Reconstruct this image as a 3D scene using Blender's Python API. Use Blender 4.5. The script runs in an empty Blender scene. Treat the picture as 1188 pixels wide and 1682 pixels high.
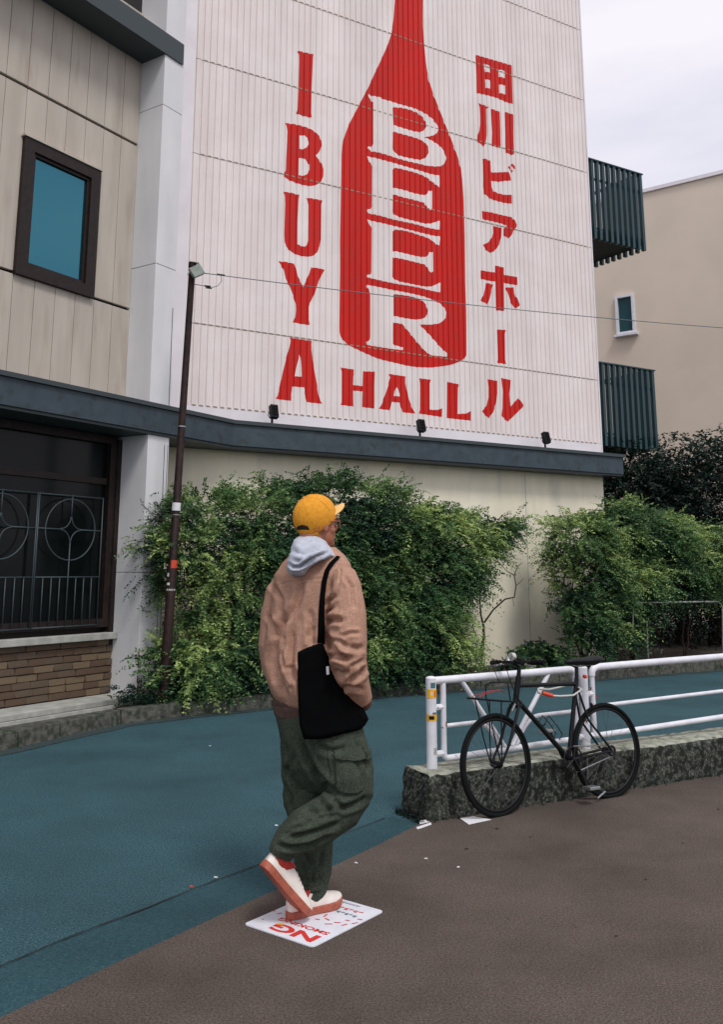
import bpy, bmesh, math, random
import numpy as np
from mathutils import Vector, Matrix, noise
from mathutils.geometry import tessellate_polygon
from mathutils.bvhtree import BVHTree
random.seed(11); RNG = np.random.default_rng(5)
S = bpy.context.scene
COL = S.collection
rad = math.radians

# ------------------------------------------------------------------ camera, sky, sun, exposure
FPX, PPX, PPY, CAMH = 1450.0, 594.0, 668.0, 1.45
PITCH = math.atan(272 / 1450)
cd = bpy.data.cameras.new('camera'); cam = bpy.data.objects.new('camera', cd); COL.objects.link(cam)
cam.location = (0, 0, CAMH); cam.rotation_euler = (rad(90) + PITCH, 0, 0)
cd.sensor_fit = 'HORIZONTAL'; cd.sensor_width = 36; cd.lens = FPX / 1188 * 36
cd.shift_y = -(841 - PPY) / 1188; cd.clip_start = 0.05; cd.clip_end = 1000
S.camera = cam
SUN_EL, SUN_AZ = 56, 152        # azimuth clockwise from +Y
wd = bpy.data.worlds.new('World'); S.world = wd; wd.use_nodes = True
nt = wd.node_tree; nt.nodes.clear()
wo = nt.nodes.new('ShaderNodeOutputWorld'); bg = nt.nodes.new('ShaderNodeBackground')
sky = nt.nodes.new('ShaderNodeTexSky'); sky.sky_type = 'NISHITA'; sky.sun_disc = False
sky.sun_elevation = rad(SUN_EL); sky.sun_rotation = rad(SUN_AZ); sky.dust_density = 3.0; sky.air_density = 1.0
hs = nt.nodes.new('ShaderNodeHueSaturation'); hs.inputs['Saturation'].default_value = 0.22
nt.links.new(sky.outputs[0], hs.inputs['Color'])
tc = nt.nodes.new('ShaderNodeTexCoord'); mp = nt.nodes.new('ShaderNodeMapping'); mp.inputs['Scale'].default_value = (1.2, 1.2, 4.5)
nz = nt.nodes.new('ShaderNodeTexNoise'); nz.inputs['Scale'].default_value = 1.6; nz.inputs['Detail'].default_value = 5
nt.links.new(tc.outputs['Generated'], mp.inputs[0]); nt.links.new(mp.outputs[0], nz.inputs['Vector'])
rp = nt.nodes.new('ShaderNodeValToRGB'); rp.color_ramp.elements[0].position = .36; rp.color_ramp.elements[1].position = .62
rp.color_ramp.elements[0].color = (5.5, 5.5, 6.4, 1); rp.color_ramp.elements[1].color = (7.2, 6.9, 7.4, 1)
nt.links.new(nz.outputs['Fac'], rp.inputs[0])
mx = nt.nodes.new('ShaderNodeMix'); mx.data_type = 'RGBA'; mx.inputs[0].default_value = .88
nt.links.new(hs.outputs[0], mx.inputs[6]); nt.links.new(rp.outputs[0], mx.inputs[7])
nt.links.new(mx.outputs[2], bg.inputs[0]); bg.inputs[1].default_value = 0.108
nt.links.new(bg.outputs[0], wo.inputs[0])
sd = bpy.data.lights.new('sun', 'SUN'); sun = bpy.data.objects.new('sun', sd); COL.objects.link(sun)
sd.energy = 1.35; sd.angle = rad(14); sd.color = (1.0, .97, .93)
az, el = rad(SUN_AZ), rad(SUN_EL)
sv = Vector((math.sin(az) * math.cos(el), math.cos(az) * math.cos(el), math.sin(el)))
sun.rotation_euler = sv.to_track_quat('Z', 'Y').to_euler(); sun.location = (3, -6, 20)
S.view_settings.view_transform = 'Standard'; S.view_settings.look = 'None'
S.view_settings.exposure = 0.42; S.view_settings.gamma = 1; S.view_settings.use_curve_mapping = False

# ------------------------------------------------------------------ survey helpers (photograph measured once, turned into metres)
def ray(px, py):
    x = (px - PPX) / FPX; y = -(py - PPY) / FPX
    c, s = math.cos(PITCH), math.sin(PITCH)
    return Vector((x, c - y * s, s + y * c))
EYE = Vector((0, 0, CAMH))
def Z(px, py, z=0.0):
    r = ray(px, py); return EYE + r * ((z - CAMH) / r.z)
def P(px, py, Y):
    r = ray(px, py); return EYE + r * (Y / r.y)
def on(px, py, P0, n):
    r = ray(px, py); return EYE + r * ((P0 - EYE).dot(n) / r.dot(n))
def V(y): return Vector((math.sin(rad(y)), math.cos(rad(y)), 0))
UP = Vector((0, 0, 1))
W0 = Vector((1.4010, 13.0816, 0)); DW = V(60.5); NW = Vector((DW.y, -DW.x, 0))          # main wall
def Wm(u, z, v=0.0): return W0 + DW * u + NW * v + UP * z
def Wuz(px, py, v=0.0):
    p = on(px, py, W0 + NW * v, NW); return (p - W0).dot(DW), p.z
CC = Vector((-2.4188, 9.8937, 0)); DL = V(33); NL = Vector((DL.y, -DL.x, 0)); JJ = CC + V(-58) * .4   # column corner, left facade
def Lm(s, z, o=0.0): return JJ + DL * s + NL * o + UP * z
G0 = Vector((.4346, 5.75, 0)); DG = V(60.8); NG = Vector((DG.y, -DG.x, 0))               # guardrail line
def Gm(s, z, o=0.0): return G0 + DG * s + NG * o + UP * z
def projv(co):
    d = co - np.array([0, 0, CAMH]); c, s = math.cos(PITCH), math.sin(PITCH)
    f = d[:, 1] * c + d[:, 2] * s; u = -d[:, 1] * s + d[:, 2] * c
    return np.stack([PPX + FPX * d[:, 0] / f, PPY - FPX * u / f], 1)

# ------------------------------------------------------------------ materials
def mat(name, col, rough=.8, col2=None, scale=8.0, detail=6, bump=0.0, bscale=None, metal=0.0, spec=.5, lo=.35, hi=.65, col3=None, s3=40, l3=.6, h3=.66, stretch=None, big=None):
    m = bpy.data.materials.new(name); m.use_nodes = True; n = m.node_tree; b = n.nodes['Principled BSDF']
    b.inputs['Roughness'].default_value = rough; b.inputs['Metallic'].default_value = metal
    b.inputs['Specular IOR Level'].default_value = spec
    b.inputs['Base Color'].default_value = (*col, 1)
    t = n.nodes.new('ShaderNodeTexCoord'); vec = t.outputs['Object']
    if stretch:
        mpn = n.nodes.new('ShaderNodeMapping'); mpn.inputs['Scale'].default_value = stretch; n.links.new(vec, mpn.inputs[0]); vec = mpn.outputs[0]
    def nn(sc, de=detail):
        k = n.nodes.new('ShaderNodeTexNoise'); k.inputs['Scale'].default_value = sc; k.inputs['Detail'].default_value = de
        n.links.new(vec, k.inputs['Vector']); return k
    def ramp(src, a, c):
        r = n.nodes.new('ShaderNodeMapRange'); r.inputs[1].default_value = a; r.inputs[2].default_value = c; r.clamp = True
        n.links.new(src, r.inputs[0]); return r.outputs[0]
    out = None
    if col2:
        q = n.nodes.new('ShaderNodeMix'); q.data_type = 'RGBA'; q.inputs[6].default_value = (*col, 1); q.inputs[7].default_value = (*col2, 1)
        n.links.new(ramp(nn(scale).outputs['Fac'], lo, hi), q.inputs[0]); out = q.outputs[2]
    if col3:
        q = n.nodes.new('ShaderNodeMix'); q.data_type = 'RGBA'; q.inputs[7].default_value = (*col3, 1)
        if out: n.links.new(out, q.inputs[6])
        else: q.inputs[6].default_value = (*col, 1)
        n.links.new(ramp(nn(s3, 3).outputs['Fac'], l3, h3), q.inputs[0]); out = q.outputs[2]
    if big:      # slow patchy wear: (scale, darkest factor, stretch)
        k = n.nodes.new('ShaderNodeTexNoise'); k.inputs['Scale'].default_value = big[0]; k.inputs['Detail'].default_value = 5; k.inputs['Roughness'].default_value = .6
        m2 = n.nodes.new('ShaderNodeMapping'); m2.inputs['Scale'].default_value = big[2] if len(big) > 2 else (1, 1, 1); n.links.new(t.outputs['Object'], m2.inputs[0]); n.links.new(m2.outputs[0], k.inputs['Vector'])
        q = n.nodes.new('ShaderNodeMix'); q.data_type = 'RGBA'; q.blend_type = 'MULTIPLY'; q.inputs[0].default_value = 1
        r = n.nodes.new('ShaderNodeMapRange'); r.inputs[1].default_value = .32; r.inputs[2].default_value = .62; r.inputs[3].default_value = big[1]; r.inputs[4].default_value = 1; n.links.new(k.outputs['Fac'], r.inputs[0])
        if out: n.links.new(out, q.inputs[6])
        else: q.inputs[6].default_value = (*col, 1)
        n.links.new(r.outputs[0], q.inputs[7]); out = q.outputs[2]
    if out: n.links.new(out, b.inputs['Base Color'])
    if bump:
        k = nn(bscale or scale * 4, 4); bp = n.nodes.new('ShaderNodeBump'); bp.inputs['Strength'].default_value = bump; bp.inputs['Distance'].default_value = .01
        n.links.new(k.outputs['Fac'], bp.inputs['Height']); n.links.new(bp.outputs[0], b.inputs['Normal'])
    return m
M = {}
M['siding'] = mat('painted metal siding', (.80, .715, .69), .55, (.85, .78, .765), 2.2, bump=.05, bscale=300, col3=(.70, .62, .57), s3=130, l3=.52, h3=.75, big=(2.2, .88, (1, 1, .12)))
M['trim'] = mat('white trim', (.72, .68, .71), .5, (.78, .75, .78), 3)
M['lap'] = mat('dirty lap', (.30, .25, .18), .9)
M['red'] = mat('red wall paint', (.62, .012, .007), .6, (.55, .020, .014), 5, col3=(.64, .045, .035), s3=90, l3=.55, h3=.8, big=(2.5, .86, (1, 1, .12)), spec=.25)
M['stucco'] = mat('beige stucco', (.88, .82, .64), .95, (.82, .78, .63), 1.2, bump=.35, bscale=120, col3=(.58, .56, .48), s3=3.0, l3=.55, h3=.9, stretch=(1, 1, .3), big=(1.5, .86, (1, 1, .25)))
M['column'] = mat('pale cladding', (.68, .69, .70), .6, (.76, .75, .76), 1.5, big=(3, .90, (1, 1, .15)), bump=.03, bscale=200)
M['rust'] = mat('rust', (.22, .07, .03), .9, (.12, .05, .03), 40)
M['board'] = mat('grey beige board', (.44, .395, .335), .8, (.51, .46, .395), 1.6, bump=.08, bscale=200, col3=(.36, .30, .25), s3=2.5, l3=.55, h3=.85, stretch=(3, 3, .5))
M['gap'] = mat('dark gap', (.02, .02, .02), .9)
M['beam'] = mat('slate blue fascia', (.024, .042, .056), .6, (.036, .060, .076), 6, bump=.1, bscale=60, col3=(.02, .03, .035), s3=9, l3=.55, h3=.7)
M['beamlip'] = mat('fascia lip', (.03, .045, .05), .5)
M['frame'] = mat('bronze frame', (.014, .009, .008), .5, (.024, .015, .013), 20, spec=.25)
M['glass'] = mat('teal window glass', (.040, .165, .215), .05, metal=.85, bump=.08, bscale=1.1)
M['tealglass'] = mat('far teal glass', (.012, .06, .07), .2, spec=.3)
M['darkglass'] = mat('dark glass', (.004, .006, .006), .18, spec=.16)
M['iron'] = mat('grey iron grille', (.045, .068, .078), .55, metal=.2)
M['cable'] = mat('grey cable', (.12, .15, .17), .6)
M['stone'] = mat('pale stone', (.42, .42, .38), .9, (.30, .31, .28), 9, bump=.4, bscale=60)
M['brickA'] = mat('brown brick', (.16, .10, .06), .95, (.09, .06, .04), 22, bump=.8, bscale=70)
M['brickB'] = mat('tan brick', (.25, .18, .105), .95, (.15, .11, .07), 22, bump=.8, bscale=70)
M['brickC'] = mat('dark brick', (.10, .065, .045), .95, (.16, .12, .08), 22, bump=.8, bscale=70)
M['mortar'] = mat('mortar', (.07, .06, .05), .95)
M['road'] = mat('teal grey asphalt', (.014, .052, .068), .9, (.050, .120, .142), 95, 4, bump=.9, bscale=80, lo=.36, hi=.64, col3=(.13, .20, .21), s3=120, l3=.60, h3=.68, spec=.25, big=(1.1, .72))
M['gutter'] = mat('gutter asphalt', (.016, .054, .068), .9, (.033, .084, .100), 95, 4, bump=.3, bscale=80, lo=.36, hi=.64, col3=(.09, .15, .16), s3=120, l3=.64, h3=.72, spec=.25, big=(1.1, .72))
M['pave'] = mat('brown asphalt', (.058, .047, .040), .92, (.148, .116, .096), 120, 4, bump=.7, bscale=110, lo=.34, hi=.66, col3=(.19, .165, .145), s3=150, l3=.61, h3=.70, spec=.2, big=(1.3, .66))
M['gutterdirtshade'] = mat('gutter dirt and shade', (.010, .024, .026), .95, (.030, .055, .058), 40, bump=.6, bscale=80, col3=(.05, .045, .03), s3=30, l3=.58, h3=.68)  # dirt, with the dark shading along the kerb put into its colour
M['seam'] = mat('tar seam', (.006, .010, .011), .7)
M['kerb'] = mat('weathered kerb', (.10, .10, .085), .95, (.032, .034, .028), 18, bump=.7, bscale=60, col3=(.02, .035, .015), s3=9, l3=.55, h3=.66)
M['soil'] = mat('soil', (.035, .026, .018), 1, (.06, .045, .03), 30, bump=1, bscale=60)
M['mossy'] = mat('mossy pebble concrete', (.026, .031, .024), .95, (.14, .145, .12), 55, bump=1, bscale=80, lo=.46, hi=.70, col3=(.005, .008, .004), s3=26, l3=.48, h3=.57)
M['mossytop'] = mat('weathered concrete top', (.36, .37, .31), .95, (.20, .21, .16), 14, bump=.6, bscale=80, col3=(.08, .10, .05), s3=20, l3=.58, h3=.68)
M['white'] = mat('white rail paint', (.74, .75, .80), .4, (.64, .65, .70), 12, col3=(.25, .22, .2), s3=35, l3=.70, h3=.75)
M['black'] = mat('black paint', (.005, .006, .007), .5, spec=.25)
M['rubber'] = mat('rubber', (.005, .006, .006), .9, spec=.15)
M['steel'] = mat('dull steel', (.35, .36, .37), .35, metal=.8)
M['pole'] = mat('brown black pole', (.012, .007, .007), .6, (.030, .014, .012), 18, spec=.2)
M['spoke'] = mat('dark spoke', (.06, .065, .07), .5)
M['leaf'] = None
M['bark'] = mat('dark bark', (.035, .018, .014), .9, (.06, .04, .03), 30)
M['wallb'] = mat('cream render', (.70, .60, .49), .95, (.64, .555, .455), .8, bump=.1, bscale=50)
M['louver'] = mat('teal dark louver', (.010, .042, .052), .5, (.016, .058, .070), 12)
M['louverdark'] = mat('louver floor', (.008, .016, .018), .8)
M['orange'] = mat('orange red rubber', (.60, .06, .025), .5)
M['yellow'] = mat('yellow sticker', (.80, .42, .02), .5)
M['skin'] = mat('skin', (.40, .165, .095), .55, (.34, .12, .07), 30)
M['hair'] = mat('dark hair', (.016, .012, .010), .8)
M['cap'] = mat('mustard cap cotton', (.76, .335, .022), .9, (.66, .27, .015), 60, bump=.25, bscale=500)
M['brim'] = mat('pale brim', (.80, .47, .17), .9, bump=.2, bscale=500)
M['hood'] = mat('pale grey fleece', (.50, .53, .60), .95, (.43, .46, .53), 60, bump=.4, bscale=400)
M['jacket'] = mat('dusty brown jacket', (.36, .188, .122), .68, (.47, .272, .190), 170, 3, bump=.2, bscale=170, lo=.38, hi=.62, big=(9, .84))
M['hem'] = mat('dark brown rib', (.10, .055, .042), .9, (.07, .04, .03), 60)
M['olive'] = mat('olive green cotton', (.034, .045, .032), .95, (.068, .085, .062), 150, 3, bump=.25, bscale=150, big=(8, .72), spec=.15)
M['bag'] = mat('black canvas', (.003, .0033, .0036), 1, bump=.3, bscale=400, spec=.04)
M['shoe'] = mat('off white leather', (.78, .715, .65), .6, (.68, .62, .56), 20)
M['gum'] = mat('gum sole', (.40, .105, .060), .6, (.30, .075, .042), 60)
M['lining'] = mat('red lining', (.42, .028, .018), .7)
M['signw'] = mat('white plate', (.74, .76, .82), .5, (.66, .68, .74), 14)
M['signr'] = mat('red print', (.62, .035, .028), .5)
M['signb'] = mat('blue grey print', (.06, .14, .17), .5)
M['paper'] = mat('paper', (.72, .72, .74), .8)
M['lamp'] = mat('lamp grey green', (.16, .20, .17), .5, (.22, .26, .23), 20)
M['tube'] = mat('clear cable', (.50, .50, .47), .4)

# ------------------------------------------------------------------ object helpers
ROOT = {}
def thing(name, label, cat, loc=(0, 0, 0), group=None):
    o = bpy.data.objects.new(name, None); COL.objects.link(o); o.location = loc; o.empty_display_size = .1
    o['label'] = label; o['category'] = cat
    if group: o['group'] = group
    ROOT[o] = Vector(loc); return o
class MB:
    def __init__(s): s.v = []; s.f = []; s.m = []
    def add(s, v, f, m=0):
        k = len(s.v); s.v += [tuple(x) for x in v]; s.f += [tuple(i + k for i in q) for q in f]; s.m += [m] * len(f); return s
    def hexa(s, b, t, m=0):   # bottom loop and top loop, any polygon
        n = len(b); f = [tuple(range(n))[::-1], tuple(range(n, 2 * n))] + [(i, (i + 1) % n, n + (i + 1) % n, n + i) for i in range(n)]
        return s.add(list(b) + list(t), f, m)
    def box(s, c, ax, ay, az, m=0):  # centre, three half-axis vectors
        c = Vector(c); ax, ay, az = Vector(ax), Vector(ay), Vector(az)
        b = [c - ax - ay - az, c + ax - ay - az, c + ax + ay - az, c - ax + ay - az]; t = [q + az * 2 for q in b]
        return s.hexa(b, t, m)
    def tube(s, pts, r, n=10, m=0, cap=True, flat=1.0, upv=None):
        pts = [Vector(p) for p in pts]; rs = r if isinstance(r, (list, tuple)) else [r] * len(pts)
        vs = []; fs = []; ref = None
        for i, p in enumerate(pts):
            t = (pts[min(i + 1, len(pts) - 1)] - pts[max(i - 1, 0)]).normalized()
            if ref is None:
                ref = Vector(upv) if upv else (UP if abs(t.z) < .9 else Vector((0, 1, 0)))
            a = (ref - t * ref.dot(t))
            a = a.normalized() if a.length > 1e-6 else t.orthogonal().normalized()
            ref = a; b = t.cross(a)
            for k in range(n):
                q = 2 * math.pi * k / n; vs.append(p + a * (math.cos(q) * rs[i]) + b * (math.sin(q) * rs[i] * flat))
            if i:
                for k in range(n): fs.append(((i - 1) * n + k, (i - 1) * n + (k + 1) % n, i * n + (k + 1) % n, i * n + k))
        if cap: fs.append(tuple(range(n))[::-1]); fs.append(tuple(range((len(pts) - 1) * n, len(pts) * n)))
        return s.add(vs, fs, m)
    def ring(s, c, ax, ay, R, r, n=40, k=8, m=0, a0=0, a1=2 * math.pi, flat=1.0):
        full = abs(a1 - a0 - 2 * math.pi) < 1e-4; c = Vector(c); nz_ = Vector(ax).cross(Vector(ay)).normalized()
        vs = []; fs = []; cnt = n if full else n + 1
        for i in range(cnt):
            q = a0 + (a1 - a0) * i / n; rd = Vector(ax) * math.cos(q) + Vector(ay) * math.sin(q)
            for j in range(k):
                w = 2 * math.pi * j / k; vs.append(c + rd * (R + r * math.cos(w)) + nz_ * (r * flat * math.sin(w)))
        for i in range(n):
            i2 = (i + 1) % cnt
            for j in range(k): fs.append((i * k + j, i * k + (j + 1) % k, i2 * k + (j + 1) % k, i2 * k + j))
        return s.add(vs, fs, m)
    def ell(s, c, ax, ay, az, n=20, k=12, m=0):
        c = Vector(c); ax, ay, az = Vector(ax), Vector(ay), Vector(az); vs = [c - az]; fs = []
        for j in range(1, k):
            t = math.pi * j / k
            for i in range(n):
                q = 2 * math.pi * i / n; vs.append(c - az * math.cos(t) + (ax * math.cos(q) + ay * math.sin(q)) * math.sin(t))
        vs.append(c + az)
        for i in range(n): fs.append((0, 1 + (i + 1) % n, 1 + i)); fs.append((len(vs) - 1, 1 + (k - 2) * n + i, 1 + (k - 2) * n + (i + 1) % n))
        for j in range(k - 2):
            for i in range(n): fs.append((1 + j * n + i, 1 + j * n + (i + 1) % n, 1 + (j + 1) * n + (i + 1) % n, 1 + (j + 1) * n + i))
        return s.add(vs, fs, m)
    def build(s, name, mats, parent=None, smooth=False, label=None, kind=None, cat=None, group=None, bevel=0):
        off = ROOT.get(parent, Vector((0, 0, 0)))
        me = bpy.data.meshes.new(name); me.from_pydata([tuple(Vector(v) - off) for v in s.v], [], s.f)
        for mm in (mats if isinstance(mats, (list, tuple)) else [mats]): me.materials.append(mm)
        if isinstance(mats, (list, tuple)): me.polygons.foreach_set('material_index', s.m)
        bm = bmesh.new(); bm.from_mesh(me); bmesh.ops.recalc_face_normals(bm, faces=bm.faces); bm.to_mesh(me); bm.free()
        if smooth is True: me.polygons.foreach_set('use_smooth', [True] * len(me.polygons))
        o = bpy.data.objects.new(name, me); COL.objects.link(o)
        if smooth == 'auto': me.shade_smooth() if False else autosmooth(me)
        if bevel:
            b = o.modifiers.new('bevel', 'BEVEL'); b.width = bevel; b.segments = 2; b.limit_method = 'ANGLE'
        if parent is not None: o.parent = parent; ROOT[o] = off
        tag(o, label, cat, group, kind)
        if parent is None: ROOT[o] = Vector((0, 0, 0))
        return o
def autosmooth(me):
    me.polygons.foreach_set('use_smooth', [True] * len(me.polygons))
    bm = bmesh.new(); bm.from_mesh(me)
    for e in bm.edges:
        if len(e.link_faces) == 2 and e.calc_face_angle(0) > .7: e.smooth = False
    bm.to_mesh(me); bm.free()
def tag(o, label=None, cat=None, group=None, kind=None):
    if label: o['label'] = label
    if cat: o['category'] = cat
    if group: o['group'] = group
    if kind: o['kind'] = kind
    return o
def place(me, name, parent, mtx, **k):     # a copy sharing mesh data
    o = bpy.data.objects.new(name, me); COL.objects.link(o); o.parent = parent
    m = mtx.copy(); m.translation = m.translation - ROOT.get(parent, Vector((0, 0, 0))); o.matrix_local = m; tag(o, **k); return o
def unitbox(name, m, jitter=0.0, bev=.12):
    bm = bmesh.new(); bmesh.ops.create_cube(bm, size=1)
    if jitter:
        for v in bm.verts: v.co += Vector([random.uniform(-jitter, jitter) for _ in range(3)])
    me = bpy.data.meshes.new(name); bm.to_mesh(me); bm.free(); me.materials.append(m); return me
def frame_m(c, ax, ay, az): # columns are full size vectors
    m = Matrix.Identity(4)
    for i, a in enumerate((ax, ay, az)):
        for j in range(3): m[j][i] = a[j]
    for j in range(3): m[j][3] = c[j]
    return m

# ------------------------------------------------------------------ ground, road, pavements
def sheet(name, pts, z, m, kind='structure', parent=None, thick=.05, **k):
    b = MB(); pts = [Vector((p[0], p[1], z)) for p in pts]
    tri = tessellate_polygon([pts]); b.add(pts, tri)
    return b.build(name, m, parent, kind=kind, **k)
KERB = [(-9.2, -5), (-3.6, 6.4), (-3.1, 7.4), (-2.68, 8.27), (-2.33, 8.98), (-1.83, 9.46), (-.97, 10.10), (.34, 11.02), (2.12, 12.04), (4.32, 13.26), (6.6, 14.5), (12, 17.5), (30, 27.5)]
sheet('ground', [(-400, -400), (400, -400), (400, 400), (-400, 400)], -.06, M['soil'])
sheet('road', [(-60, -60), (60, -60), (60, 60), (-60, 60)], 0, M['road'], label='teal grey asphalt road between the planted wall and the guardrail')
EDGE = [(-5.2, -3.5), (-1.8, 2.3), (-.91, 3.67), (-.64, 4.07), (-.43, 4.38), (-.13, 4.78), (.10, 5.13), (.34, 5.52), (.40, 5.56), (2.07, 6.494), (5.0, 8.14), (14, 13.2)]
SEAM = [(-5.9, -3.3), (-2.2, 2.3), (-1.2, 3.85), (-.86, 4.33), (-.5, 4.81), (-.15, 5.26), (.10, 5.58), (.17, 5.70)]
sheet('pavement', EDGE + [(40, 13), (40, -30), (-5, -30)], .008, M['pave'], label='brown asphalt pavement in the foreground')
sheet('gutter', SEAM + [(.34, 5.52), (.10, 5.13), (-.13, 4.78), (-.43, 4.38), (-.64, 4.07), (-.91, 3.67), (-1.8, 2.3), (-5.2, -3.5)], .004, M['gutter'])
b = MB(); prev = None; vs = []
fine = []
for i in range(len(SEAM) - 1):
    a, c = Vector(SEAM[i]), Vector(SEAM[i + 1])
    k = max(2, int((c - a).length / .04)); fine += [a.lerp(c, j / k) for j in range(k)]
for i, p in enumerate(fine):
    w = .004 + .005 * abs(noise.noise(Vector((p.x * 9, p.y * 9, 3)))); o = .012 * noise.noise(Vector((p.x * 3, p.y * 3, 0)))
    vs += [(p.x + o - w, p.y + .3 * w, .0085), (p.x + o + w, p.y - .3 * w, .0085)]
b.add(vs, [(2 * i, 2 * i + 1, 2 * i + 3, 2 * i + 2) for i in range(len(fine) - 1)])
b.build('road_seam', M['seam'], kind='structure')

KO = KERB[1:-1]
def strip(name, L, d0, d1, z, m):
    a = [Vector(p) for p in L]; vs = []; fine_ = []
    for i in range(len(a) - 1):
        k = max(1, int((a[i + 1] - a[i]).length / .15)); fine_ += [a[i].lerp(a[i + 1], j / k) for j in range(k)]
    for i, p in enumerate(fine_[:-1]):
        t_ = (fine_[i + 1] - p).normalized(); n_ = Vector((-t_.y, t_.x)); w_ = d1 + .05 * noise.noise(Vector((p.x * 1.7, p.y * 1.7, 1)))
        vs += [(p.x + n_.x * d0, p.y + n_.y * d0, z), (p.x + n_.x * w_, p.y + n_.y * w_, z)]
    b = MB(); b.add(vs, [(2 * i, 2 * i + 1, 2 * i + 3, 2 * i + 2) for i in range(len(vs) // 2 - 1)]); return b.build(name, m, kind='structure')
strip('gutter_dirt_shade', KO, .02, -.16, .004, M['gutterdirtshade'])  # dark strip on the road: gutter dirt plus painted kerb shading
# kerb stones along the planted wall
def offset_line(L, d):
    out = []
    for i, p in enumerate(L):
        a = Vector(L[max(i - 1, 0)]); c = Vector(L[min(i + 1, len(L) - 1)]); t = (c - a).normalized(); out.append(Vector(p) + Vector((-t.y, t.x)) * d)
    return out
kerb = bpy.data.objects.new('kerb', None); COL.objects.link(kerb); kerb['kind'] = 'structure'; ROOT[kerb] = Vector((0, 0, 0))
line = []
for i in range(1, len(KERB) - 2):
    a, c = Vector(KERB[i]), Vector(KERB[i + 1]); n = max(1, round((c - a).length / .6)); line += [a.lerp(c, j / n) for j in range(n)]
for i in range(len(line) - 1):
    a, c = line[i], line[i + 1]; t = (c - a).normalized(); nn_ = Vector((-t.y, t.x)); g = .004
    a2, c2 = a + t * g, c - t * g; h = .135 + random.uniform(-.004, .004)
    b = MB(); q = [a2, c2, c2 + nn_ * .14, a2 + nn_ * .14]
    q2 = [a2 + nn_ * .015, c2 + nn_ * .015, c2 + nn_ * .14, a2 + nn_ * .14]
    b.hexa([Vector((p.x, p.y, -.02)) for p in q], [Vector((p.x, p.y, h)) for p in q2]); b.build('kerb_stone', M['kerb'], kerb, bevel=.008)
inner = offset_line(KERB[1:], .138)
KS = [tuple(p) for p in inner]
back = [tuple((W0 + DW * u + NW * v_).xy) for u, v_ in ((26, -.02), (26, -16), (3.05, -16), (3.05, -.02))] + [tuple((W0 + DW * u + NW * -.02).xy) for u in (2.9, -5.0)]
soilp = [p for p in KS if p[0] > -2.5] + back + [tuple((CC + V(-58) * .2).xy)]
# soil bed with bumps
def bumpy(name, pts, z, m, amp=.03, step=.12, **k):
    xs = [p[0] for p in pts]; ys = [p[1] for p in pts]; b = bmesh.new()
    vv = [b.verts.new((p[0], p[1], z)) for p in pts]
    for tri in tessellate_polygon([[Vector((p[0], p[1], 0)) for p in pts]]): b.faces.new([vv[i] for i in tri])
    for ax in (0, 1):
        lo, hi = (min(xs), max(xs)) if ax == 0 else (min(ys), max(ys)); q = lo + step
        while q < min(hi, 16):
            co = (q, 0, 0) if ax == 0 else (0, q, 0); no = (1, 0, 0) if ax == 0 else (0, 1, 0)
            bmesh.ops.bisect_plane(b, geom=b.verts[:] + b.edges[:] + b.faces[:], plane_co=co, plane_no=no); q += step
    for v in b.verts: v.co.z = z + amp * noise.noise(v.co * 4) + .5 * amp * noise.noise(v.co * 11)
    bmesh.ops.recalc_face_normals(b, faces=b.faces)
    me = bpy.data.meshes.new(name); b.to_mesh(me); b.free(); me.materials.append(m)
    o = bpy.data.objects.new(name, me); COL.objects.link(o); tag(o, **k); return o
bumpy('soil', soilp, .115, M['soil'], kind='structure', step=.2)
# narrow left footway: raised ledge by the wall and a lower strip
lf = [tuple(Lm(s, 0, 0).xy) for s in (-12, .02)]
sheet('footway', [p for p in KS if p[0] <= -2.2] + [tuple((CC + V(-58) * .2 ).xy), tuple(Lm(0, 0).xy), tuple(Lm(-12, 0).xy)], .095, M['kerb'])
b = MB(); q = [Lm(-6, 0, .38), Lm(.02, 0, .38), Lm(.02, 0, 0), Lm(-6, 0, 0)]
b.hexa([p + UP * .05 for p in q], [p + UP * .15 for p in q]); b.build('stone_ledge', M['stone'], kind='structure', bevel=.01)
b = MB(); q = [Lm(-6, 0, .62), Lm(.1, 0, .62), Lm(.1, 0, .58), Lm(-6, 0, .58)]
b.hexa([p + UP * .05 for p in q], [p + UP * .125 for p in q]); b.build('stone_edging', M['stone'], kind='structure')

# ------------------------------------------------------------------ the beer hall building
HALL = thing('beer_hall_building', 'pale ribbed metal building with a big red painted bottle mural above a dark fascia', 'building', tuple(W0))
PER = .096; UL, UR = -4.22, 2.97
PROF = [(0, -.018), (.16, -.018), (.27, 0), (.90, 0)]
def depth(u):
    t = (u / PER) % 1.0
    ks = PROF + [(1.0, -.018)]
    for (a, da), (c, dc) in zip(ks, ks[1:]):
        if a <= t <= c: return da + (dc - da) * (t - a) / (c - a)
    return 0
BREAKS = [(k + t) * PER for k in range(int(UL / PER) - 2, int(UR / PER) + 2) for t, _ in PROF]
ROWS = [3.55, 4.63, 6.98, 8.37, 9.76, 11.15, 12.6]
us = [UL] + [x for x in BREAKS if UL < x < UR] + [UR]
for z0, z1 in zip(ROWS, ROWS[1:]):
    b = MB(); vs = []
    for x in us:
        dd = depth(x); vs += [Wm(x, z0 + .004, dd), Wm(x, z1 - .004, dd)]
    b.add(vs, [(2 * i, 2 * i + 2, 2 * i + 3, 2 * i + 1) for i in range(len(us) - 1)])
    vs = []
    for x in us:
        dd = depth(x); vs += [Wm(x, z0 + .004, dd), Wm(x, z0 + .004, dd - .03)]
    b.add(vs, [(2 * i, 2 * i + 2, 2 * i + 3, 2 * i + 1) for i in range(len(us) - 1)])
    b.build('siding_panel', M['siding'], HALL)
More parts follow.
